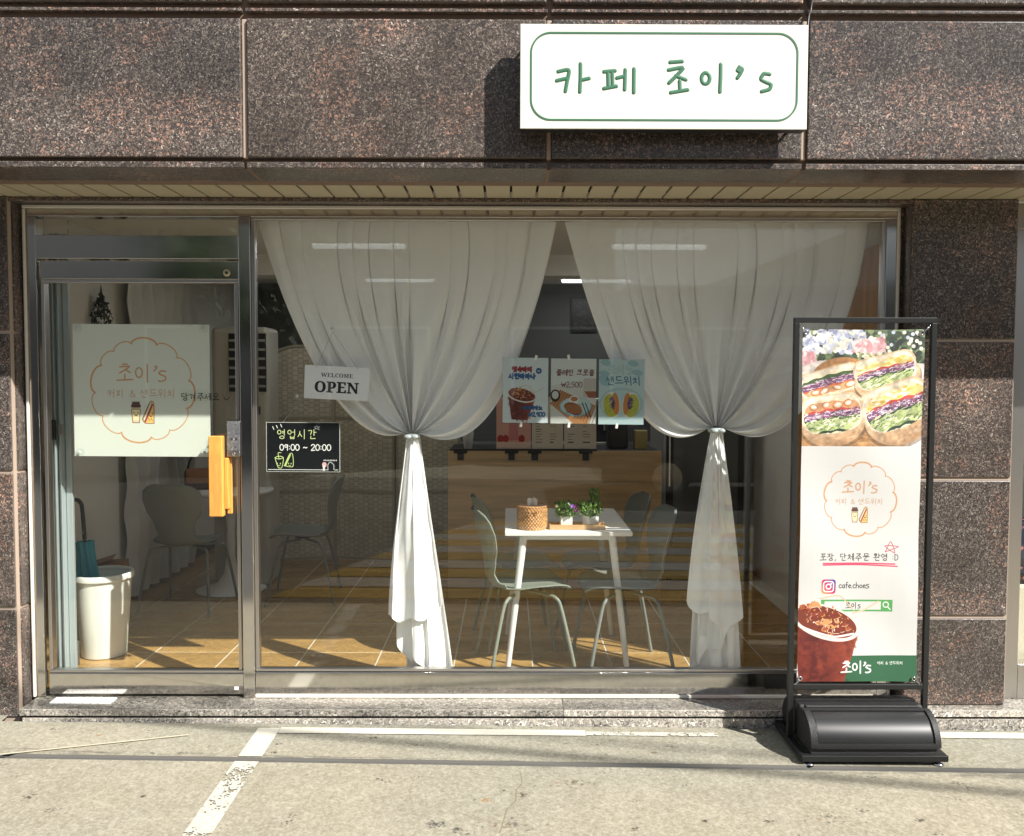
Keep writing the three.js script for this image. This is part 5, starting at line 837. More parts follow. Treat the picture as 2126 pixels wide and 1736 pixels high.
    part('soil', bx(-w + 0.0045, w - 0.0045, 0.05, 0.054, -w + 0.0045, w - 0.0045), std({ color: lin(0.03, 0.022, 0.015), roughness: 1 }), o2);
    const by = leafMats.map(() => []);
    for (let i = 0; i < 420; i++) { const a = rnd() * 6.28, h = rr(0.055, 0.125) * (tall && rnd() < 0.35 ? 1.5 : 1), rad = Math.sqrt(rnd()) * 0.058 * (h > 0.13 ? 0.45 : 1), g = leaf(rr(0.014, 0.028), rr(0.007, 0.013)); g.rotateX(rr(-0.2, 1.3)).rotateY(a + rr(-0.8, 0.8)).translate(Math.cos(a) * rad + (h > 0.13 ? 0.022 : 0), h, Math.sin(a) * rad); by[rnd() * 4 | 0].push(g); }
    const stems = []; for (let i = 0; i < 16; i++) { const a = rnd() * 6.28, r = rr(0, 0.03); stems.push(tube([V(r * 0.4 * Math.cos(a), 0.052, r * 0.4 * Math.sin(a)), V(r * Math.cos(a), 0.08, r * Math.sin(a)), V(r * 1.2 * Math.cos(a), rr(0.09, 0.12), r * 1.2 * Math.sin(a))], 0.0011, 6, 5)); }
    part('stem', merge(stems), leafMats[2], o2);
    by.forEach((l, i) => { part('foliage', merge(l), leafMats[i], o2).userData.kind = 'stuff'; });
    for (const [fx, fy, fz, r, c] of flowers) { const fl = part('flower', merge(Array.from({ length: 6 }, (_, i) => leaf(r, r * 0.9).rotateX(0.9).rotateY(i * 1.047))).rotateX(0.9).translate(fx, fy, fz), std({ color: c, roughness: 0.7, side: THREE.DoubleSide }), o2); void fl; }
    const st = part('plant_tag', new THREE.CylinderGeometry(0.0125, 0.0125, 0.0015, 24).rotateX(Math.PI / 2).scale(1.05, 0.85, 1).translate(tagMat === M.black ? -0.004 : 0.004, 0.122, 0.03), tagMat, o2); part('tag_stick', bx(-0.0015, 0.0015, 0.055, 0.112, 0.026, 0.028).translate(tagMat === M.black ? -0.004 : 0.004, 0, 0), tagMat, st);
  }
  const pv = lin(0.42, 0.22, 0.6), mg = lin(0.3, 0.05, 0.2), cr = lin(0.75, 0.7, 0.5);
  pot('white pot of leaves with purple flowers and a white tag', X(1175, 1095, tz2 - 0.045), tz2 - 0.045, 0.06, false, [[0.026, 0.112, 0.05, 0.019, pv], [0.044, 0.108, 0.03, 0.018, mg], [0.047, 0.09, 0.035, 0.017, mg], [-0.052, 0.112, 0.03, 0.014, cr], [-0.036, 0.11, 0.02, 0.01, cr], [0.0, 0.118, 0.0, 0.01, cr]], M.white);
  pot('white pot with taller leaves and a black tag', X(1226, 1095, tz2 - 0.045), tz2 - 0.045, 0.5, true, [[-0.032, 0.11, 0.02, 0.009, cr], [-0.02, 0.122, 0.0, 0.009, cr], [0.012, 0.124, -0.01, 0.009, cr]], M.black);
}
// ---------------------------------------------------------------- counter and what stands on it
{
  const cz = -1.84, x0 = X(930, 1080, cz), x1 = X(1373, 1080, cz), ty = Y(936, cz);
  const grain = pixelTex(1024, 512, (u, v, i, j) => { const w = fbm(u, v, 3, 3), a = vnoise(u * 4, v * 64 + w * 1.6, 4, 64), b = vnoise(u * 9, v * 150 + w * 3, 9, 150), s = vnoise(u * 3, v * 30 + w, 3, 30), k = 1 + 0.1 * (a - 0.5) + 0.1 * (b - 0.5) - (s > 0.72 ? (s - 0.72) * 0.5 : 0) + 0.04 * (hash(i, j) - 0.5); return [204 * k, 180 * k, 142 * k]; });
  const o = thing('counter', 'wood grained service counter behind the white table', 'counter');
  part('front_panel', bx(x0, x1, FLOOR + 0.002, ty, cz - 0.02, cz, 1.46), std({ map: texOf(grain), roughness: 0.5 }), o);
  part('body', bx(x0 + 0.004, x1 - 0.004, FLOOR + 0.001, ty - 0.03, cz - 0.6, cz - 0.021), M.wallGrey, o);
  part('worktop', rbx(x0 + 0.004, x1 - 0.004, ty - 0.029, ty - 0.003, cz - 0.62, cz - 0.0205, 0.003), M.dark, o);
  part('top_rail', bx(X(933, 936, cz), X(1240, 936, cz), ty, ty + 0.012, cz - 0.03, cz + 0.006), M.black, o);
  for (const u of [956, 1062, 1110, 1216]) { const x = X(u, 940, cz); part('clip', merge([rbx(x - 0.046, x + 0.046, ty - 0.018, ty - 0.0005, cz + 0.0005, cz + 0.012, 0.002), rbx(x - 0.022, x + 0.022, ty - 0.066, ty - 0.0185, cz + 0.0005, cz + 0.012, 0.002)]), M.black, o); }
  [[1030, 1103, 0, 'pink strawberry drink board standing on the counter'], [1104, 1170, 1, 'printed menu list board in the middle of the counter'], [1171, 1239, 2, 'printed menu list board at the banner side of the counter']].forEach(([a, b, k, label]) => {
    const w0 = X(a, 880, cz) + 0.002, w1 = X(b, 880, cz) - 0.002, y0 = ty + 0.0125, y1 = y0 + 0.36, g = onFace(new THREE.BoxGeometry(w1 - w0, y1 - y0, 0.006).translate((w0 + w1) / 2, (y0 + y1) / 2, cz - 0.012), w0, w1, y0, y1);
    single('menu_board', label, 'menu board', g, std({ map: menuTex(k), roughness: 0.6 }), 'boards along the counter');
  });
  const cup = thing('paper_cup', 'stack of white paper cups on the counter end by the folding screen', 'cups', null, [x0 + 0.13, ty - 0.003, cz - 0.2]);
  part('cup', lathe([[0, 0.001], [0.028, 0.001], [0.041, 0.11], [0.043, 0.112], [0.041, 0.112]], 28), M.white, cup); for (let i = 1; i < 6; i++) part('cup', lathe([[0.0385, 0.088], [0.041, 0.11], [0.043, 0.112], [0.041, 0.112]], 28).translate(0, i * 0.024, 0), M.white, cup);
  const mc = thing('coffee_machine', 'dark coffee machine on the back worktop', 'coffee machine', null, [0.78, 0, 0]);
  part('body', rbx(-0.3, 0.3, 1.0, 1.36, BACK + 0.06, BACK + 0.5, 0.02), std({ color: lin(0.05, 0.05, 0.055), roughness: 0.3, metalness: 0.5 }), mc); part('drip_tray', rbx(-0.28, 0.28, 0.97, 0.999, BACK + 0.06, BACK + 0.56, 0.006), M.steelDull, mc); part('cup_rail', rbx(-0.29, 0.29, 1.365, 1.41, BACK + 0.1, BACK + 0.46, 0.01), M.steelDull, mc);
  for (const q of [-0.14, 0.14]) part('group_head', rod(V(q, 1.2, BACK + 0.53), V(q, 1.11, BACK + 0.53), 0.035), M.chrome, mc);
  const gd = thing('coffee_grinder', 'dark coffee grinder on the counter beside the menu boards', 'grinder', null, [x1 - 0.28, ty - 0.003, cz - 0.25]); part('body', rbx(-0.07, 0.07, 0.001, 0.26, -0.08, 0.08, 0.02, 1, 3), M.black, gd); part('hopper', lathe([[0, 0.261], [0.045, 0.261], [0.085, 0.4], [0.085, 0.41], [0, 0.412]], 28), std({ color: lin(0.09, 0.06, 0.045), roughness: 0.2 }), gd);
  single('tea_tin', 'small yellow tin on the counter beside the coffee grinder', 'tin', rbx(x1 - 0.16, x1 - 0.07, ty - 0.0025, ty + 0.13, cz - 0.28, cz - 0.19, 0.006).translate(0, 0, 0), std({ color: lin(0.42, 0.34, 0.12), roughness: 0.5 }));
  const bc = thing('back_cabinet', 'dark cabinet along the back wall of the cafe', 'cabinet');
  part('carcass', bx(-0.9, RW - 0.02, FLOOR + 0.001, 0.94, BACK + 0.02, BACK + 0.6), M.skirting, bc); part('worktop', rbx(-0.92, RW - 0.015, 0.9405, 0.968, BACK + 0.01, BACK + 0.63, 0.004), std({ color: lin(0.16, 0.15, 0.14), roughness: 0.4 }), bc);
  for (let i = 0; i < 5; i++) part('cabinet_door', rbx(-0.88 + i * 0.55, -0.88 + i * 0.55 + 0.53, FLOOR + 0.03, 0.92, BACK + 0.6005, BACK + 0.62, 0.003), M.wallGrey, bc);
  const pf = at(1212, 680, BACK), pic = thing('framed_picture', 'dark framed picture on the back wall, seen between the curtains', 'picture', null, [pf.x, pf.y + 0.12, BACK + 0.002]);
  part('frame', rbx(-0.13, 0.13, -0.17, 0.17, 0, 0.02, 0.003), M.black, pic); part('print', onFace(new THREE.BoxGeometry(0.2, 0.28, 0.004).translate(0, 0, 0.0225), -0.1, 0.1, -0.14, 0.14), std({ map: print(100, 140, (c, w, h) => { c.fillStyle = '#2a2826'; c.fillRect(0, 0, w, h); for (let i = 0; i < 60; i++) blob(c, rnd() * w, rnd() * h, rr(2, 12), rr(2, 10), ['#3b3835', '#1f1d1b', '#46423c'][rnd() * 3 | 0]); }), roughness: 0.4 }), pic);
  // drinks fridge at the banner side
  const fx0 = X(1378, 1050, -2.3), fr = thing('drinks_fridge', 'tall pale drinks fridge past the counter end', 'fridge'), fx1 = fx0 + 0.62;
  part('cabinet', rbx(fx0, fx1, FLOOR + 0.04, 1.78, -2.95, -2.34, 0.012), std({ color: lin(0.4, 0.4, 0.39), roughness: 0.4 }), fr); part('door_frame', rbx(fx0 + 0.02, fx1 - 0.02, FLOOR + 0.2, 1.7, -2.3395, -2.31, 0.006), M.black, fr); part('door_pane', bx(fx0 + 0.07, fx1 - 0.07, FLOOR + 0.27, 1.63, -2.3098, -2.304), std({ color: lin(0.1, 0.11, 0.11), roughness: 0.08 }), fr); part('handle', rbx(fx0 + 0.03, fx0 + 0.045, 0.8, 1.2, -2.309, -2.28, 0.004), M.chrome, fr);
  for (const x of [fx0 + 0.06, fx1 - 0.06]) for (const z of [-2.88, -2.4]) part('foot', rod(V(x, FLOOR, z), V(x, FLOOR + 0.045, z), 0.02), M.black, fr);
  const wc = thing('wall_panel', 'tan wooden wall panel at the banner end of the window', 'panel'); part('board', bx(RW - 0.02, RW - 0.001, FLOOR + 0.01, 2.3, -1.7, -0.25, 1.2), std({ map: texOf(pixelTex(256, 256, (u, v) => { const k = 1 + 0.2 * (vnoise(u * 30, v * 4, 30, 4) - 0.5); return [176 * k, 128 * k, 72 * k]; })), roughness: 0.55 }), wc);
}
// ---------------------------------------------------------------- ceiling lamps
{
  const labs = ['glowing strip lamp by the window on the OPEN card side', 'glowing strip lamp by the window on the banner side', 'glowing strip lamp deeper in the room on the OPEN card side', 'glowing strip lamp deeper in the room, seen between the curtains'];
  [[745, 506, 6.0], [1368, 508, 6.0], [831, 577, 8.1], [1238, 579, 8.1]].forEach(([u, v, d], i) => {
    const z = 4.12 - d, p = at(u, v, z), y = CEIL - 0.001, o = thing('ceiling_lamp', labs[i], 'lamp', 'strip lamps on the ceiling', [p.x, y, z]);
    part('housing', rbx(-0.34, 0.34, -0.022, 0, -0.045, 0.045, 0.004), M.white, o);
    part('tube', rbx(-0.32, 0.32, -0.05, -0.0225, -0.032, 0.032, 0.013, 1, 4), std({ color: lin(0.8, 0.85, 0.88), emissive: lin(0.9, 0.97, 1), emissiveIntensity: 2.2, roughness: 0.5 }), o);
    const L = new THREE.RectAreaLight(new THREE.Color(0.95, 0.98, 1), 14, 0.64, 0.07); L.name = 'lamp_light'; L.position.set(0, -0.053, 0); L.rotation.x = -Math.PI / 2; o.add(L);
  });
}
// ---------------------------------------------------------------- door side of the room
{
  const d = 6.3, z = 4.12 - d, x0 = X(438, 800, z), x1 = X(558, 800, z), yt = Y(680, z), o = thing('air_conditioner', 'tall ivory floor air conditioner behind the mullion', 'air conditioner'), iv = std({ color: lin(0.44, 0.42, 0.37), roughness: 0.4 });
  part('body', rbx(x0, x1, FLOOR + 0.001, yt, z - 0.3, z, 0.04, 1, 4), iv, o);
  const gx0 = X(475, 750, z), gx1 = X(553, 750, z), gt = Y(694, z), gb = Y(815, z);
  part('grille_recess', rbx(gx0, gx1, gb, gt, z + 0.0005, z + 0.006, 0.02, 1, 3), M.black, o);
  for (let i = 0; i < 6; i++) { const y = lerp(gb, gt, (i + 0.7) / 6.4); part('louvre', rbx(gx0 + 0.006, gx1 - 0.006, y - 0.014, y + 0.004, z + 0.0065, z + 0.018, 0.003), std({ color: lin(0.3, 0.3, 0.28), roughness: 0.4 }), o); }
  part('grille_divider', rbx((gx0 + gx1) / 2 - 0.045, (gx0 + gx1) / 2 + 0.03, gb + 0.01, gt - 0.01, z + 0.0185, z + 0.026, 0.004), iv, o);
  part('display', rbx((gx0 + gx1) / 2 + 0.05, (gx0 + gx1) / 2 + 0.09, Y(862, z), Y(845, z), z + 0.0005, z + 0.004, 0.002), M.black, o);
}
{
  const o = thing('folding_screen', 'woven paper folding screen with curved top behind the hours board', 'room divider'), d = 6.8, z0 = 4.12 - d, xs = [X(553, 950, z0), X(689, 950, z0), X(822, 950, z0), X(955, 950, z0)], h = 1.78;
  const wv = pixelTex(256, 512, (u, v, i, j) => { const cx = Math.floor(u * 11), cy = Math.floor(v * 46 + (cx & 1) * 0.5), fx = (u * 11) % 1, fy = (v * 46 + (cx & 1) * 0.5) % 1, k = 0.84 + 0.16 * Math.min(1, Math.min(fy, 1 - fy) * 5) * Math.min(1, Math.min(fx, 1 - fx) * 9) + 0.1 * (hash(cx, cy) - 0.5); return [184 * k, 177 * k, 158 * k]; });
  const t = texOf(wv), wm = std({ map: t, bumpMap: t, bumpScale: 0.004, roughness: 0.8 }), fm = std({ color: lin(0.3, 0.27, 0.2), roughness: 0.6 });
  for (let k = 0; k < 3; k++) {
    const a = V(xs[k], 0, z0 + (k & 1 ? -0.12 : 0)), b = V(xs[k + 1], 0, z0 + (k & 1 ? 0 : -0.12)), w = a.distanceTo(b) - 0.006, n = 16, rise = (q) => h - 0.1 + 0.1 * Math.sin(q * Math.PI) ** 0.8;
    const sh = new THREE.Shape(); sh.moveTo(0.018, 0.1); sh.lineTo(w - 0.018, 0.1); for (let i = n; i >= 0; i--) sh.lineTo(0.018 + (w - 0.036) * i / n, rise(i / n) - 0.016); 
    const g = uvm(new THREE.ExtrudeGeometry(sh, { depth: 0.012, bevelEnabled: false }), 1, 0, 0), uv = g.attributes.uv; for (let i = 0; i < uv.count; i++) uv.setXY(i, uv.getX(i) / 0.45, uv.getY(i) / 1.8);
    const p = part('woven_panel', g, wm, o); p.position.set(a.x, FLOOR, a.z); p.rotation.y = Math.atan2(-(b.z - a.z), b.x - a.x);
    const fr = [bx(0, 0.0175, 0, rise(0), -0.004, 0.018), bx(w - 0.0175, w, 0, rise(0), -0.004, 0.018), bx(0.018, w - 0.018, 0.08, 0.0995, -0.002, 0.016), bx(0.018, w - 0.018, 0.62, 0.64, 0.0125, 0.018), bx(0.018, w - 0.018, 1.2, 1.22, 0.0125, 0.018), tube(Array.from({ length: 9 }, (_, i) => V(w * i / 8, rise(i / 8) - 0.004, 0.007)), 0.012, 30)];
    part('panel_frame', merge(fr), fm, p);
  }
}
{
  const o = thing('pedestal_table', 'round white table on a tulip foot near the door', 'table', null, [-2.0, FLOOR, -2.08]);
  part('pedestal', lathe([[0, 0.001], [0.24, 0.001], [0.245, 0.008], [0.2, 0.02], [0.1, 0.05], [0.05, 0.12], [0.03, 0.25], [0.028, 0.45], [0.045, 0.62], [0.1, 0.705], [0, 0.706]], 48), M.white, o);
  part('table_top', lathe([[0, 0.7065], [0.29, 0.7065], [0.3, 0.712], [0.302, 0.722], [0.296, 0.73], [0, 0.73]], 56), M.white, o);
  const hb = thing('handbag', 'brown and black handbag on the round white table', 'bag', null, [-2.2, FLOOR + 0.7305, -2.05], 0.4);
  part('body', rbx(-0.11, 0.11, 0.0005, 0.15, -0.05, 0.05, 0.03, 1, 4), std({ color: lin(0.07, 0.035, 0.02), roughness: 0.55 }), hb); part('flap', rbx(-0.1, 0.06, 0.05, 0.155, 0.0505, 0.06, 0.004), std({ color: lin(0.3, 0.14, 0.06), roughness: 0.6 }), hb);
  part('strap', tube([V(-0.09, 0.14, 0), V(-0.06, 0.23, 0), V(0, 0.26, 0), V(0.06, 0.23, 0), V(0.09, 0.14, 0)], 0.008, 24), M.black, hb);
}
{ // white drape on the side wall, dried flowers, plate near the ceiling
  const o = thing('wall_drape', 'white crinkled cloth hanging against the side wall beyond the bin', 'curtain');
  part('cloth', gridGeo(80, 60, (s, t) => { const y = lerp(2.36, FLOOR + 0.03, t); return V(LW + 0.07 + 0.035 * Math.sin(s * 44 + Math.sin(t * 6)) + 0.01 * Math.sin(t * 40 + s * 9), y, lerp(-1.75, -3.0, s)); }), std({ color: lin(0.62, 0.61, 0.57), roughness: 0.9, side: THREE.DoubleSide }), o);
  part('rod', rod(V(LW + 0.07, 2.37, -1.7), V(LW + 0.07, 2.37, -3.05), 0.01), M.white, o);
  const p = at(206, 590, -1.35), f = thing('dried_flowers', 'bunch of dark dried flowers hanging head down on the side wall', 'dried flowers', null, [LW + 0.06, p.y, -1.42]);
  const fl = []; for (let i = 0; i < 240; i++) { const h = rnd(), r = 0.012 + 0.075 * Math.sin(h * 2.2) * Math.sqrt(rnd()), a = rnd() * 6.28; fl.push(new THREE.PlaneGeometry(0.012, 0.03, 1, 1).rotateX(rnd() * 3).rotateY(rnd() * 6).rotateZ(rnd() * 3).translate(Math.cos(a) * r * 0.7, -0.06 - h * 0.26, Math.sin(a) * r)); }
  part('blossom', merge(fl), std({ color: lin(0.035, 0.045, 0.025), roughness: 0.9, side: THREE.DoubleSide }), f).userData.kind = 'stuff';
  part('stem', merge(Array.from({ length: 9 }, (_, i) => rod(V(0, 0, 0), V(0.02 * Math.cos(i), -0.2, 0.03 * Math.sin(i * 2)), 0.002, 0.002, 5))), std({ color: lin(0.1, 0.08, 0.04), roughness: 0.9 }), f);
  part('cord', rod(V(0, 0, 0), V(-0.055, 0.07, 0), 0.0015, 0.0015, 5), M.string, f);
  const gp = at(128, 465, -1.0); const s = single('wall_plate', 'green and white plate high on the side wall above the door', 'plate', onFace(new THREE.BoxGeometry(0.01, 0.2, 0.14), -1, 1, -0.1, 0.1), std({ map: print(64, 64, (c) => { c.fillStyle = '#2f8a63'; c.fillRect(0, 0, 64, 64); c.fillStyle = '#cfe3d6'; c.fillRect(10, 20, 44, 8); c.fillRect(16, 38, 30, 8); }), roughness: 0.5 })); s.position.set(LW + 0.006, gp.y - 0.02, -1.05);
}
{ // bin, umbrella, cardboard
  const bp = at(206, 1372, -0.6), o = thing('waste_bin', 'pale plastic waste bin inside the glass door', 'bin', null, [-2.235, FLOOR + 0.001, -0.62]);
  part('body', lathe([[0, 0.001], [0.112, 0.001], [0.117, 0.006], [0.147, 0.44], [0.143, 0.44], [0.113, 0.008], [0, 0.006]], 56), M.whitePlastic, o);
  part('rim', lathe([[0.1475, 0.425], [0.157, 0.425], [0.159, 0.432], [0.158, 0.455], [0.153, 0.461], [0.144, 0.457], [0.144, 0.442], [0.1475, 0.4405]], 56), M.whitePlastic, o);
  const um = thing('umbrella', 'folded teal umbrella with black crook handle leaning in the waste bin', 'umbrella', null, [-2.315, FLOOR + 0.012, -0.66]);
  um.rotation.z = 0.06;
  const can = gridGeo(40, 20, (s, t) => { const r = lerp(0.012, 0.05, Math.sin(Math.min(1, t * 1.15) * 2.3)) * (1 + 0.22 * Math.sin(s * 6.283 * 8)), a = s * 6.283 + t * 0.8; return V(Math.cos(a) * r, 0.05 + t * 0.56, Math.sin(a) * r); });
  part('canopy', can, std({ color: lin(0.03, 0.3, 0.38), roughness: 0.55, side: THREE.DoubleSide }), um); part('shaft', rod(V(0, 0, 0), V(0, 0.66, 0), 0.005), M.blackMetal, um);
  part('handle', tube([V(0, 0.62, 0), V(0, 0.7, 0), V(0, 0.79, 0), V(-0.006, 0.825, 0), V(-0.03, 0.845, 0), V(-0.055, 0.83, 0), V(-0.06, 0.8, 0)], 0.011, 40, 12), M.black, um); part('button', rod(V(0, 0.66, 0.008), V(0, 0.66, 0.014), 0.006), M.chrome, um);
  const cb = thing('cardboard_box', 'torn brown cardboard box on the floor behind the waste bin', 'box', null, [-2.4, FLOOR + 0.001, -1.05], 0.3), cm = std({ color: lin(0.22, 0.12, 0.05), roughness: 0.9 });
  part('carton', rbx(-0.1, 0.1, 0, 0.42, -0.08, 0.08, 0.003), cm, cb); part('flap', rbx(0.02, 0.16, 0.421, 0.425, -0.08, 0.08, 0.001), cm, cb).rotation.z = 0.3;
}
{ // stacked aluminium profiles of the folded inner door
  const o = thing('aluminium_track', 'pale aluminium upright of an inner sliding door beside the glass door', 'door track');
  const x0 = X(101, 1000, -0.1), x1 = X(141, 1000, -0.1), y0 = FLOOR + 0.001, y1 = 2.3;
  [[0, 0.24, -0.14], [0.26, 0.36, -0.11], [0.38, 0.56, -0.13], [0.58, 0.66, -0.105], [0.68, 1, -0.14]].forEach(([a, b, zz]) => part('profile', rbx(lerp(x0, x1, a), lerp(x0, x1, b) - 0.0005, y0, y1, -0.16, zz, 0.003), M.aluminium, o));
  const q = at(111, 893, -0.1); part('latch', rbx(q.x - 0.008, q.x + 0.012, q.y - 0.05, q.y + 0.05, -0.104, -0.085, 0.005), M.black, o);
  const t2 = at(121, 890, -0.1); part('latch_plate', rbx(t2.x - 0.002, t2.x + 0.022, t2.y - 0.028, t2.y + 0.022, -0.1045, -0.098, 0.002), M.steelDull, o);
}
// ---------------------------------------------------------------- next shop, step mat, houses across the street
{
  const bxx = bld.userData.right; delete bld.userData.right;
  const o = thing('neighbour_window', 'steel framed window of the next shop beyond the granite pillar', 'window'), a = X(2119, 900, 0.03);
  part('jamb', rbx(bxx + 0.001, a + 0.02, TREAD + 0.002, SY - 0.12, -0.05, 0.03, 0.003), M.steelDull, o); part('bottom_rail', rbx(a + 0.0205, 4.2, TREAD + 0.002, yv(1378), -0.05, 0.03, 0.003), M.steelDull, o); part('pane', bx(a + 0.0205, 4.2, yv(1377.5), SY - 0.12, -0.004, 0.004), M.glass, o); part('head', rbx(bxx + 0.001, 4.2, SY - 0.1195, SY - 0.002, -0.05, 0.03, 0.003), M.steelDull, o);
  part('end_wall', bx(4.2, 4.4, 0, SY - 0.002, -0.05, 0.1), M.granite, o);
  const ch = thing('cream_chair', 'cream chair just inside the next shop window', 'chair', null, [2.66, FLOOR, -0.16]), cm = std({ color: lin(0.6, 0.55, 0.42), roughness: 0.6 });
  part('backrest', rbx(-0.17, 0.17, 0.02, 0.52, 0.03, 0.06, 0.03, 1, 4), cm, ch); part('seat', rbx(-0.17, 0.17, 0.42, 0.46, -0.36, 0.0295, 0.01), cm, ch); for (const x of [-0.15, 0.15]) for (const z of [-0.34, 0.01]) part('leg', rod(V(x, 0, z), V(x, 0.4195, z), 0.014), cm, ch);
  const cu = thing('cushion', 'navy cushion with pink hearts on the cream chair', 'cushion', null, [2.66, FLOOR + 0.665, -0.15]);
  part('cover', uvm(new THREE.SphereGeometry(0.5, 32, 20).scale(0.36, 0.44, 0.15), 0.2), std({ roughness: 0.9, map: print(256, 256, (c) => { c.fillStyle = '#232c46'; c.fillRect(0, 0, 256, 256); for (let i = 0; i < 4; i++) for (let j = 0; j < 4; j++) { const x = i * 64 + 20 + (j & 1) * 30, y = j * 64 + 24; blob(c, x, y, 8, 8, '#d98b92'); blob(c, x + 12, y, 8, 8, '#d98b92'); poly(c, [[x - 8, y + 2], [x + 20, y + 2], [x + 6, y + 20]], '#d98b92'); } }) }), cu); cu.children[0].material.map.wrapS = cu.children[0].material.map.wrapT = THREE.RepeatWrapping;
}
{
  const m = at(178, 1450, 0.06), w0 = X(112, 1452, 0.07), w1 = X(238, 1450, 0.07), pt = print(512, 96, (c, w, h) => { c.fillStyle = '#ecebe6'; c.fillRect(0, 0, w, h); for (let i = 0; i < 320; i++) blob(c, rnd() * w, rnd() * h, rr(2, 5), rr(2, 4), ['#a9a8b4', '#c9b8b2', '#8f939c'][rnd() * 3 | 0]); });
  const g = bx(w0, w1, TREAD + 0.0005, TREAD + 0.005, 0.045, 0.115), p = g.attributes.position; for (let i = 0; i < p.count; i++) g.attributes.uv.setXY(i, (p.getX(i) - w0) / (w1 - w0), (p.getZ(i) - 0.045) / 0.07); void m;
  single('step_mat', 'white speckled strip mat lying on the step under the door', 'mat', g, std({ map: pt, roughness: 0.8 }));
}
{
  const o = thing('opposite_building', 'low grey building across the street, seen in the glass', 'building'), wm = std({ color: lin(0.16, 0.155, 0.145), roughness: 0.9 }), wd = std({ color: lin(0.03, 0.035, 0.04), roughness: 0.15 });
  part('wall', bx(-14, 22, -0.05, 3.4, 14, 24), wm, o); part('upper_wall', bx(-14, 2.2, 3.4, 6.6, 14.02, 24), std({ color: lin(0.34, 0.33, 0.3), roughness: 0.9 }), o); part('roof_edge', merge([bx(-14.2, 2.4, 6.6, 6.85, 13.8, 24.2), bx(2.4, 22.2, 3.4, 3.5, 13.8, 24.2)]), std({ color: lin(0.3, 0.29, 0.27), roughness: 0.8 }), o); part('gable_roof', new THREE.ExtrudeGeometry(new THREE.Shape([[4, 3.5], [13, 3.5], [8.5, 5.2]].map(([a, b]) => new THREE.Vector2(a, b))), { depth: 8, bevelEnabled: false }).translate(0, 0, 14.4), std({ color: lin(0.6, 0.6, 0.58), roughness: 0.7 }), o);
  for (let i = 0; i < 6; i++) { const x = -7.5 + i * 3.8, f = part('window', bx(x, x + 2, 1.1, 2.6, 13.94, 13.999), wd, o); part('window_frame', merge([bx(x - 0.06, x - 0.002, 1.04, 2.66, 13.92, 13.999), bx(x + 2.002, x + 2.06, 1.04, 2.66, 13.92, 13.999), bx(x - 0.001, x + 2.001, 2.602, 2.66, 13.92, 13.999)]), M.white, f); }
  part('door', bx(-8.9, -7.9, 0, 2.1, 13.93, 13.999), std({ color: lin(0.2, 0.1, 0.05), roughness: 0.6 }), o);
}
{ // wires over the street, between two poles; one throws its soft shadow along the drain
  const pm = std({ color: lin(0.3, 0.29, 0.27), roughness: 0.9 }), c0 = V(4.1, 6, 4.35), dir = V(1.656, 0, 0.294).normalize(), A = c0.clone().addScaledVector(dir, -16), B = c0.clone().addScaledVector(dir, 12);
  const wire = (dy, r, dz, label) => single('overhead_wire', label, 'wire', tube([A.clone().add(V(0, dy + 0.2, dz)), A.clone().lerp(B, 0.35).add(V(0, dy, dz)), A.clone().lerp(B, 0.7).add(V(0, dy, dz)), B.clone().add(V(0, dy + 0.2, dz))], r, 40, 8), M.black, 'wires over the street');
  wire(0, 0.022, 0, 'thick black wire over the street, lowest of the two'); wire(0.9, 0.012, 0.3, 'thin black wire over the street, highest of the two');
  [[A, 'concrete utility pole at the door end of the street wires'], [B, 'concrete utility pole at the banner end of the street wires']].forEach(([p, label]) => { const o = thing('utility_pole', label, 'pole', null, [p.x, gy(p.x), p.z + 0.15]); part('shaft', rod(V(0, 0, 0), V(0, 8, 0), 0.17, 0.11), pm, o); part('cross_arm', bx(-0.06, 0.06, 7.0, 7.12, -0.7, 0.7), M.blackMetal, o); });
}
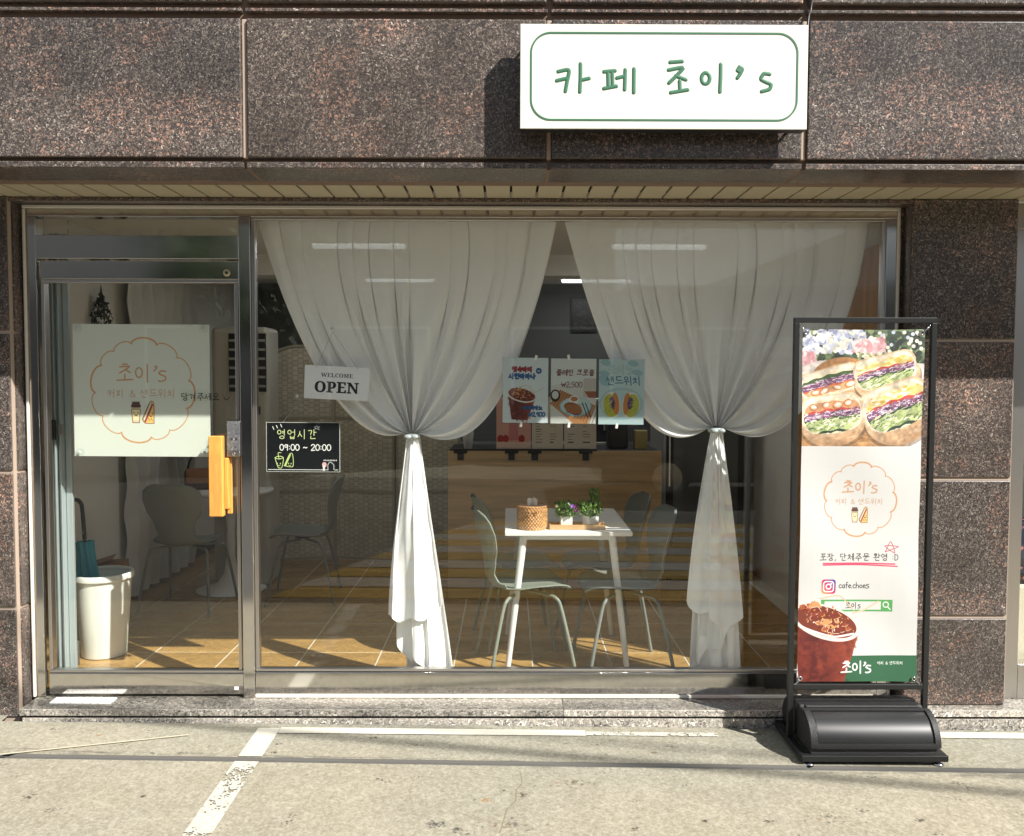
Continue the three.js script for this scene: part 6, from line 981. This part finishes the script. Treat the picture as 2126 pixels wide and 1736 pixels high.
{ // parked car and street trees behind the viewer: the glass mirrors them
  const o = thing('parked_car', 'dark grey hatchback parked across the street, mirrored in the glass', 'car', null, [3.4, gy(3.4) + 0.004, 8.2]), paint = phy({ color: lin(0.05, 0.055, 0.06), roughness: 0.35, clearcoat: 1, clearcoatRoughness: 0.05 }), gl = std({ color: lin(0.02, 0.022, 0.025), roughness: 0.05 });
  const side = new THREE.Shape(); side.moveTo(-2.1, 0.28); side.lineTo(2.1, 0.3); side.bezierCurveTo(2.2, 0.6, 2.1, 0.78, 1.9, 0.84); side.lineTo(1.1, 0.95); side.bezierCurveTo(0.7, 1.3, 0.45, 1.44, 0.1, 1.46); side.lineTo(-1.2, 1.46); side.bezierCurveTo(-1.7, 1.42, -1.95, 1.1, -2.08, 0.85); side.closePath();
  part('body', new THREE.ExtrudeGeometry(side, { depth: 1.5, bevelEnabled: true, bevelSize: 0.06, bevelThickness: 0.1, bevelSegments: 4 }).translate(0, 0, -0.75), paint, o);
  for (const [a, b, c2] of [[-1.65, -0.6, 0.24], [-0.52, 0.75, 0.36]]) { const w2 = new THREE.Shape(); w2.moveTo(a, 0.96); w2.lineTo(b, 0.96); w2.lineTo(b - (b > 0 ? c2 : 0), 1.37); w2.lineTo(a + (a < -1 ? c2 : 0), 1.37); w2.closePath(); const g = new THREE.ExtrudeGeometry(w2, { depth: 0.02, bevelEnabled: false }).translate(0, 0, -0.872); const wn = part('side_window', g, gl, o); part('window_trim', tube([V(a, 0.955, -0.873), V((a + b) / 2, 0.952, -0.873), V(b, 0.955, -0.873)], 0.012, 10), M.chrome, wn); }
  for (const x of [-1.3, 1.35]) for (const z of [-0.78, 0.78]) { const wh = part('wheel', new THREE.CylinderGeometry(0.31, 0.31, 0.2, 32).rotateX(Math.PI / 2).translate(x, 0.31, z), M.black, o); part('rim', new THREE.CylinderGeometry(0.2, 0.2, 0.02, 24).rotateX(Math.PI / 2).translate(x, 0.31, z + Math.sign(z) * 0.105), M.chrome, wh); }
  for (const z of [-0.6, 0.6]) part('headlight', rbx(1.98, 2.12, 0.6, 0.72, z - 0.15, z + 0.15, 0.02), M.white, o);
  [[-5.2, 11.4, 'street tree across the road by the plain door'], [8.6, 11.6, 'street tree across the road beyond the parked car']].forEach(([x, z, label]) => {
    const t = thing('street_tree', label, 'tree', null, [x, gy(x), z]), bark = std({ color: lin(0.09, 0.07, 0.05), roughness: 0.95 }), lm = phy({ color: lin(0.06, 0.1, 0.03), roughness: 0.7, transmission: 0.3, thickness: 0, side: THREE.DoubleSide });
    part('trunk', merge([rod(V(0, 0, 0), V(0.05, 2.2, 0), 0.13, 0.09), ...[0, 1, 2, 3, 4].map((i) => rod(V(0.05, 1.9 + i * 0.1, 0), V(Math.cos(i * 1.3) * 0.9, 3 + i * 0.25, Math.sin(i * 1.3) * 0.9), 0.06, 0.02))]), bark, t);
    const lv = []; for (let i = 0; i < 2600; i++) { const c3 = i % 13, a = c3 * 2.4, q = V(Math.cos(a) * 0.75 * (c3 % 3), 2.5 + (c3 % 5) * 0.42, Math.sin(a) * 0.75 * (c3 % 3)); lv.push(new THREE.PlaneGeometry(0.1, 0.16).rotateX(rnd() * 3).rotateY(rnd() * 6).rotateZ(rnd() * 3).translate(q.x + rr(-0.6, 0.6) * rr(0.3, 1), q.y + rr(-0.5, 0.5) * rr(0.3, 1), q.z + rr(-0.6, 0.6) * rr(0.3, 1))); }
    part('crown', merge(lv), lm, t);
  });
}
// ---------------------------------------------------------------- shadows on, draw
scene.traverse((o) => { if (o.isMesh) { o.castShadow = true; o.receiveShadow = true; } });
renderer.render(scene, camera);
